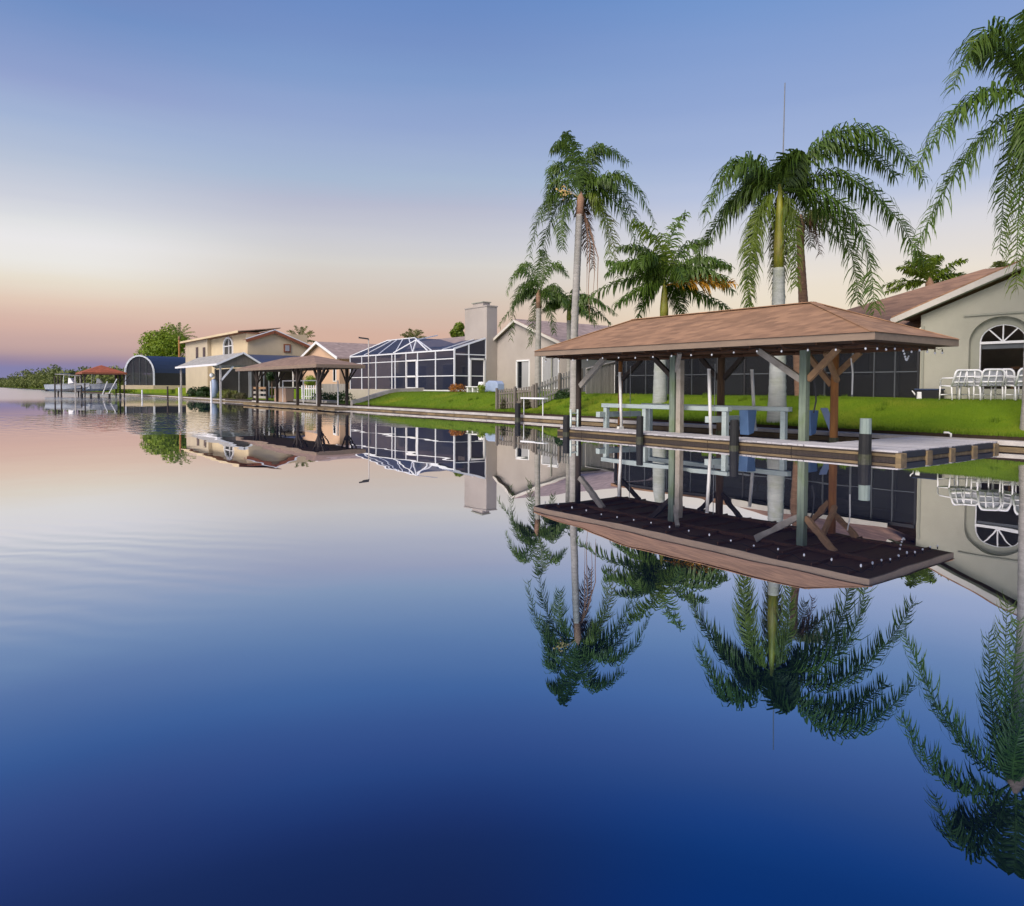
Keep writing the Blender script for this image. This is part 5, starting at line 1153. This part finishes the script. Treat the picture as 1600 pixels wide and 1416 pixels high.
MB().box(q.x - .25, q.x + .25, 87.24, 87.279, Z(449, 549, dq), Z(449, 540, dq)).build('pane', M['curtain'], f)
b = MB(); b.prism([(25.8, 77.5, 3.8), (34.4, 77.5, 3.8), (34.4, 86.9, 5.1), (25.8, 86.9, 5.1)], (0, 0, .1)); b.build('porch_roof', M['navy'], t)
for px in (392, 412, 420, 436, 458): 
    q = W(px, Y=77.6)[0]; MB().box(q.x - .06, q.x + .06, 77.55, 77.67, .4, 3.8).build('porch_post', M['white'], t)
MB().box(25.9, 34.3, 77.58, 77.64, 1.35, 1.45).build('porch_rail', M['white'], t)
MB().box(25.7, 34.4, 79.5, 79.7, .4, 3.8).build('porch_screen', M['interior'], t)
MB().box(25.7, 34.4, 77.3, 78, .2, .55).build('porch_base', M['concrete'], t)
# grey gable roofed boat cover
t = thing('boat_cover', 'grey gable roofed boat cover on white posts by the cream house', 'boat cover', (22.5, 84, 0))
Y0, Y1 = 75.6, 93.0; Xl, Xr, Xm, ze, za = 20.3, 24.9, 22.9, 3.6, 4.8
MB().prism([(Xl, Y0, ze), (Xm, Y0, za), (Xm, Y0, za + .12), (Xl, Y0, ze + .12)], (0, Y1 - Y0, 0)).build('roof', M['roof_gray'], t)
MB().prism([(Xm, Y0, za), (Xr, Y0, ze), (Xr, Y0, ze + .12), (Xm, Y0, za + .12)], (0, Y1 - Y0, 0)).build('roof', M['roof_gray'], t)
MB().prism([(Xl + .1, Y0 + .15, ze), (Xr - .1, Y0 + .15, ze), (Xm, Y0 + .15, za - .05)], (0, .06, 0)).build('gable_panel', M['fence_dark'], t)
for xe in (Xl, Xr): MB().bar((xe, Y0 - .02, ze + .05), (Xm, Y0 - .02, za + .06), .05, .18).build('rake_board', M['white'], t)
MB().bar((Xl - .02, Y0, ze + .04), (Xl - .02, Y1, ze + .04), .05, .2).build('fascia', M['white'], t)
for x in (20.75, 24.6):
    for y in (76, 92.3): MB().box(x - .08, x + .08, y - .08, y + .08, -.4, ze).build('post', M['concrete'], t)
MB().bar((20.75, 76, 2.0), (22, 76, 3.5), .16).build('brace', M['white'], t)
MB().box(24.7, 24.85, 76.5, 92.5, .3, 3.5).build('dark_screen', M['interior'], t)
for y in (79.5, 83): MB().box(24.6, 24.69, y - .1, y + .1, .3, 3.4).build('screen_post', M['white'], t)
p, d = W(335, X=21.6)
t = thing('covered_boat_motor', 'upright pale blue cover with a round white lamp under the grey roof', 'cover', (21.6, p.y, .2))
MB().tube([(21.6, p.y, .2), (21.6, p.y, 1.6), (21.6, p.y, 2.1), (21.6, p.y, 2.3)], [.42, .42, .3, .1], 10).build('cover', M['pale_blue'], t, smooth=True)
MB().ball((21.3, p.y - .25, 2.65), .26, 8, 6).build('globe', M['bulb'], t, smooth=True)
# hooped screen house
q, dq = W(219, d=112); c = Vector((q.x, q.y, 1.5))
t = thing('hoop_house', 'navy barrel roofed screen house on a white base', 'screen house', (q.x, q.y, 0))
zb2, zt6 = Z(219, 602, dq), Z(219, 556, dq); ax_ = (RGT * .93 + FWD * .36).normalized(); dp = (FWD * .75 + RGT * .66).normalized()
hw2 = 19 / FPX * dq * 1.06; ar = []
for i in range(13):
    a = math.pi * i / 12; r2 = zt6 - zb2 - 1.9; ar.append((-math.cos(a) * hw2, zb2 + 1.9 + math.sin(a) * r2))
prof = [(-hw2, zb2)] + ar + [(hw2, zb2)]
def hp(u, z, k): v = c + ax_ * u + dp * k; return (v.x, v.y, z)
LEN = 7.5
b = MB()
for (u0, z0_), (u1, z1_) in zip(ar[:-1], ar[1:]): b.add([hp(u0, z0_, 0), hp(u1, z1_, 0), hp(u1, z1_, LEN), hp(u0, z0_, LEN)], [(0, 1, 2, 3)])
b.build('barrel_roof', M['navy'], t, smooth=True)
b = MB(); b.add([hp(u, z, .05) for u, z in prof], [tuple(range(len(prof)))]); b.build('end_screen', screenmat('hoop_screen', (.035, .035, .045), .15), t)
b = MB(); b.add([hp(hw2, zb2, 0), hp(hw2, zb2 + 1.9, 0), hp(hw2, zb2 + 1.9, LEN), hp(hw2, zb2, LEN)], [(0, 1, 2, 3)]); b.add([hp(-hw2, zb2, LEN), hp(hw2, zb2, LEN), hp(hw2, zb2 + 3, LEN), hp(-hw2, zb2 + 3, LEN)], [(0, 1, 2, 3)]); b.build('side_screen', M['bronze'], t)
b = MB()
for (u, v) in zip(prof[:-1], prof[1:]): b.bar(hp(*u, -.05), hp(*v, -.05), .22, .22)
b.build('hoop', M['alum'], t)
for u in (-.35, .0, .35): MB().bar(hp(u * hw2 * 1.3, zb2, -.02), hp(u * hw2 * 1.3, zb2 + 1.9 + (zt6 - zb2 - 1.9) * math.sqrt(1 - (u * 1.3) ** 2), -.02), .09).build('mullion', M['mull'], t)
b = MB(); b.bar(hp(-hw2 - .3, zb2 - .3, -.3), hp(hw2 + .2, zb2 - .3, -.3), .3, .6); b.bar(hp(hw2 + .2, zb2 - .3, -.3), hp(hw2 + 8, zb2 - .3, LEN + 3), .3, .6); b.build('base_wall', M['cream'], t)
# red roofed boat cover with a boat on a lift
q, dq = W(158, d=100); X9 = q.x; Y9 = q.y; hw3 = 3.7
exx = (X9 - 2.6, X9 + 2.6); eyy = (Y9 - 3.6, Y9 + 3.6); ez9 = Z(158, 584, dq)
far_cover('small red roofed boat cover far off on the left', exx, eyy, ez9, X9, (Y9 - .8, Y9 + 1.2), Z(158, 571, dq), [(exx[0] + .3, eyy[0] + .3), (exx[0] + .3, eyy[1] - .3), (exx[1] - .3, eyy[0] + .3), (exx[1] - .3, eyy[1] - .3), (exx[0] + .3, Y9), (exx[1] - .3, Y9)], 'roof_red', .14, True, 'red_trim')
def far_boat(px, d, L_, label, az):
    q, dq = W(px, d=d); t = thing('motor_boat', label, 'boat', (q.x, q.y, .6))
    u = Vector((math.cos(az), math.sin(az), 0)); n_ = Vector((-u.y, u.x, 0)); o = Vector((q.x, q.y, .75)); b = MB(); ring = []
    for i in range(9):
        f_ = i / 8; wv = .95 * (1 - max(0, f_ - .5) ** 2 * 3.6); kz = .0 + .35 * f_ ** 3; s_ = o + u * (f_ - .5) * L_
        ring.append([s_ + n_ * wv + UP * (.85 + .25 * f_), s_ + n_ * wv * .7 + UP * (.25 + kz), s_ + UP * kz, s_ - n_ * wv * .7 + UP * (.25 + kz), s_ - n_ * wv + UP * (.85 + .25 * f_)])
    for r_ in ring: b.v += r_
    for i in range(8):
        for k in range(4): b.f.append((i*5+k, i*5+k+1, (i+1)*5+k+1, (i+1)*5+k))
        b.f.append((i*5+4, i*5, (i+1)*5, (i+1)*5+4))
    b.f.append((0, 1, 2, 3, 4)); b.build('hull', M['hull'], t)
    MB().prism([tuple(o + u * .1 + n_ * .5 + UP * 1.0), tuple(o + u * .9 + n_ * .4 + UP * 1.1), tuple(o + u * .5 + n_ * .4 + UP * 1.7), tuple(o + u * .2 + n_ * .45 + UP * 1.75)], tuple(-n_ * .9)).build('console', M['white'], t)
    for k in (-.45, .45): MB().tube([o + u * -.4 + n_ * k * 1.4 + UP * .9, o + u * -.3 + n_ * k * 1.3 + UP * 2.3], .03, 5).build('top_leg', M['alum'], t)
    MB().bar(o + u * -.9 + UP * 2.35, o + u * .6 + UP * 2.35, 1.4, .06).build('sun_top', M['navy'], t)
    MB().box(*sorted(((o - u * L_ * .53).x - .2, (o - u * L_ * .53).x + .2)), (o - u * L_ * .53).y - .2, (o - u * L_ * .53).y + .2, .7, 1.75).build('outboard', M['black'], t)
    return t
far_boat(108, 99, 5.6, 'white motor boat on a lift left of the red roofed boat cover', math.atan2(RGT.y, RGT.x))
far_boat(150, 100, 5.2, 'white motor boat hanging under the red roofed boat cover', math.atan2(RGT.y, RGT.x) + .3)
t = thing('lift_dock', 'white railed boat lift dock at the far left tip of the shore', 'dock', (W(108, d=98)[0].x, W(108, d=98)[0].y, 0))
for px, dd in ((86, 97), (96, 97), (91, 102), (118, 97), (126, 101)):
    q, dq = W(px, d=dd); MB().tube([(q.x, q.y, -.5), (q.x, q.y, Z(px, 588, dq))], .1, 6).build('pile', M['dark_timber'] if px < 100 else M['concrete'], t)
for z in (.9, 1.6, 3.0):
    a_, b_ = W(86, d=97)[0], W(127, d=98.5)[0]; MB().bar((a_.x, a_.y, z), (b_.x, b_.y, z - (.2 if z > 2 else 0)), .08, .10).build('rail', M['concrete'] if z > 1 else M['grey_brace'], t)
t = thing('diagonal_spar', 'pale diagonal spars leaning beside the red roofed boat cover', 'spar', (W(172, d=97)[0].x, W(172, d=97)[0].y, 0))
for (xa, ya_, xb, yb) in ((170, 615, 183, 592), (160, 617, 168, 596)):
    MB().bar(V(xa, ya_, d=97), V(xb, yb, d=97.5), .10).build('spar', M['pvc'], t)
for i, px in enumerate((128, 142, 154, 171, 188)):
    q, dq = W(px, d=86); t = thing('mooring_pile', ('leftmost', 'second from left', 'middle', 'fourth from left', 'rightmost')[i] + ' of five short dark piles before the red roofed boat cover', 'piling', (q.x, q.y, 0), 'short dark piles in open water at the far left')
    MB().tube([(q.x, q.y, -.6), (q.x, q.y, .55)], .13, 6).build('shaft', M['pile'], t)
for px, dd, h_, mm, lab in ((222, 92, .95, 'white', 'white post on the far bank before the navy screen house'), (262, 80, 1.4, 'dark_timber', 'thin dark post in the water between navy screen house and grey cover'), (280, 80, 1.3, 'pvc', 'pale post at the seawall under the left end of the grey roof'), (330, 68, 1.9, 'pvc', 'thin pale pole on the bank beside the pale blue cover')):
    q, dq = W(px, d=dd); t = thing('dock_post', lab, 'post', (q.x, q.y, 0)); MB().tube([(q.x, q.y, -.4), (q.x, q.y, h_)], .09, 6).build('shaft', M[mm], t); MB().tube([(q.x, q.y, h_), (q.x, q.y, h_ + .05)], .1, 6).build('cap', M[mm], t)
q, dq = W(55, d=330); t = thing('channel_marker', 'tiny white channel marker before the mangroves', 'marker', (q.x, q.y, 0)); MB().tube([(q.x, q.y, -.5), (q.x, q.y, 2)], .12, 6).build('post', M['dark_timber'], t); MB().box(q.x - .5, q.x + .5, q.y - .4, q.y - .3, 2, 3.2).build('board', M['white'], t)
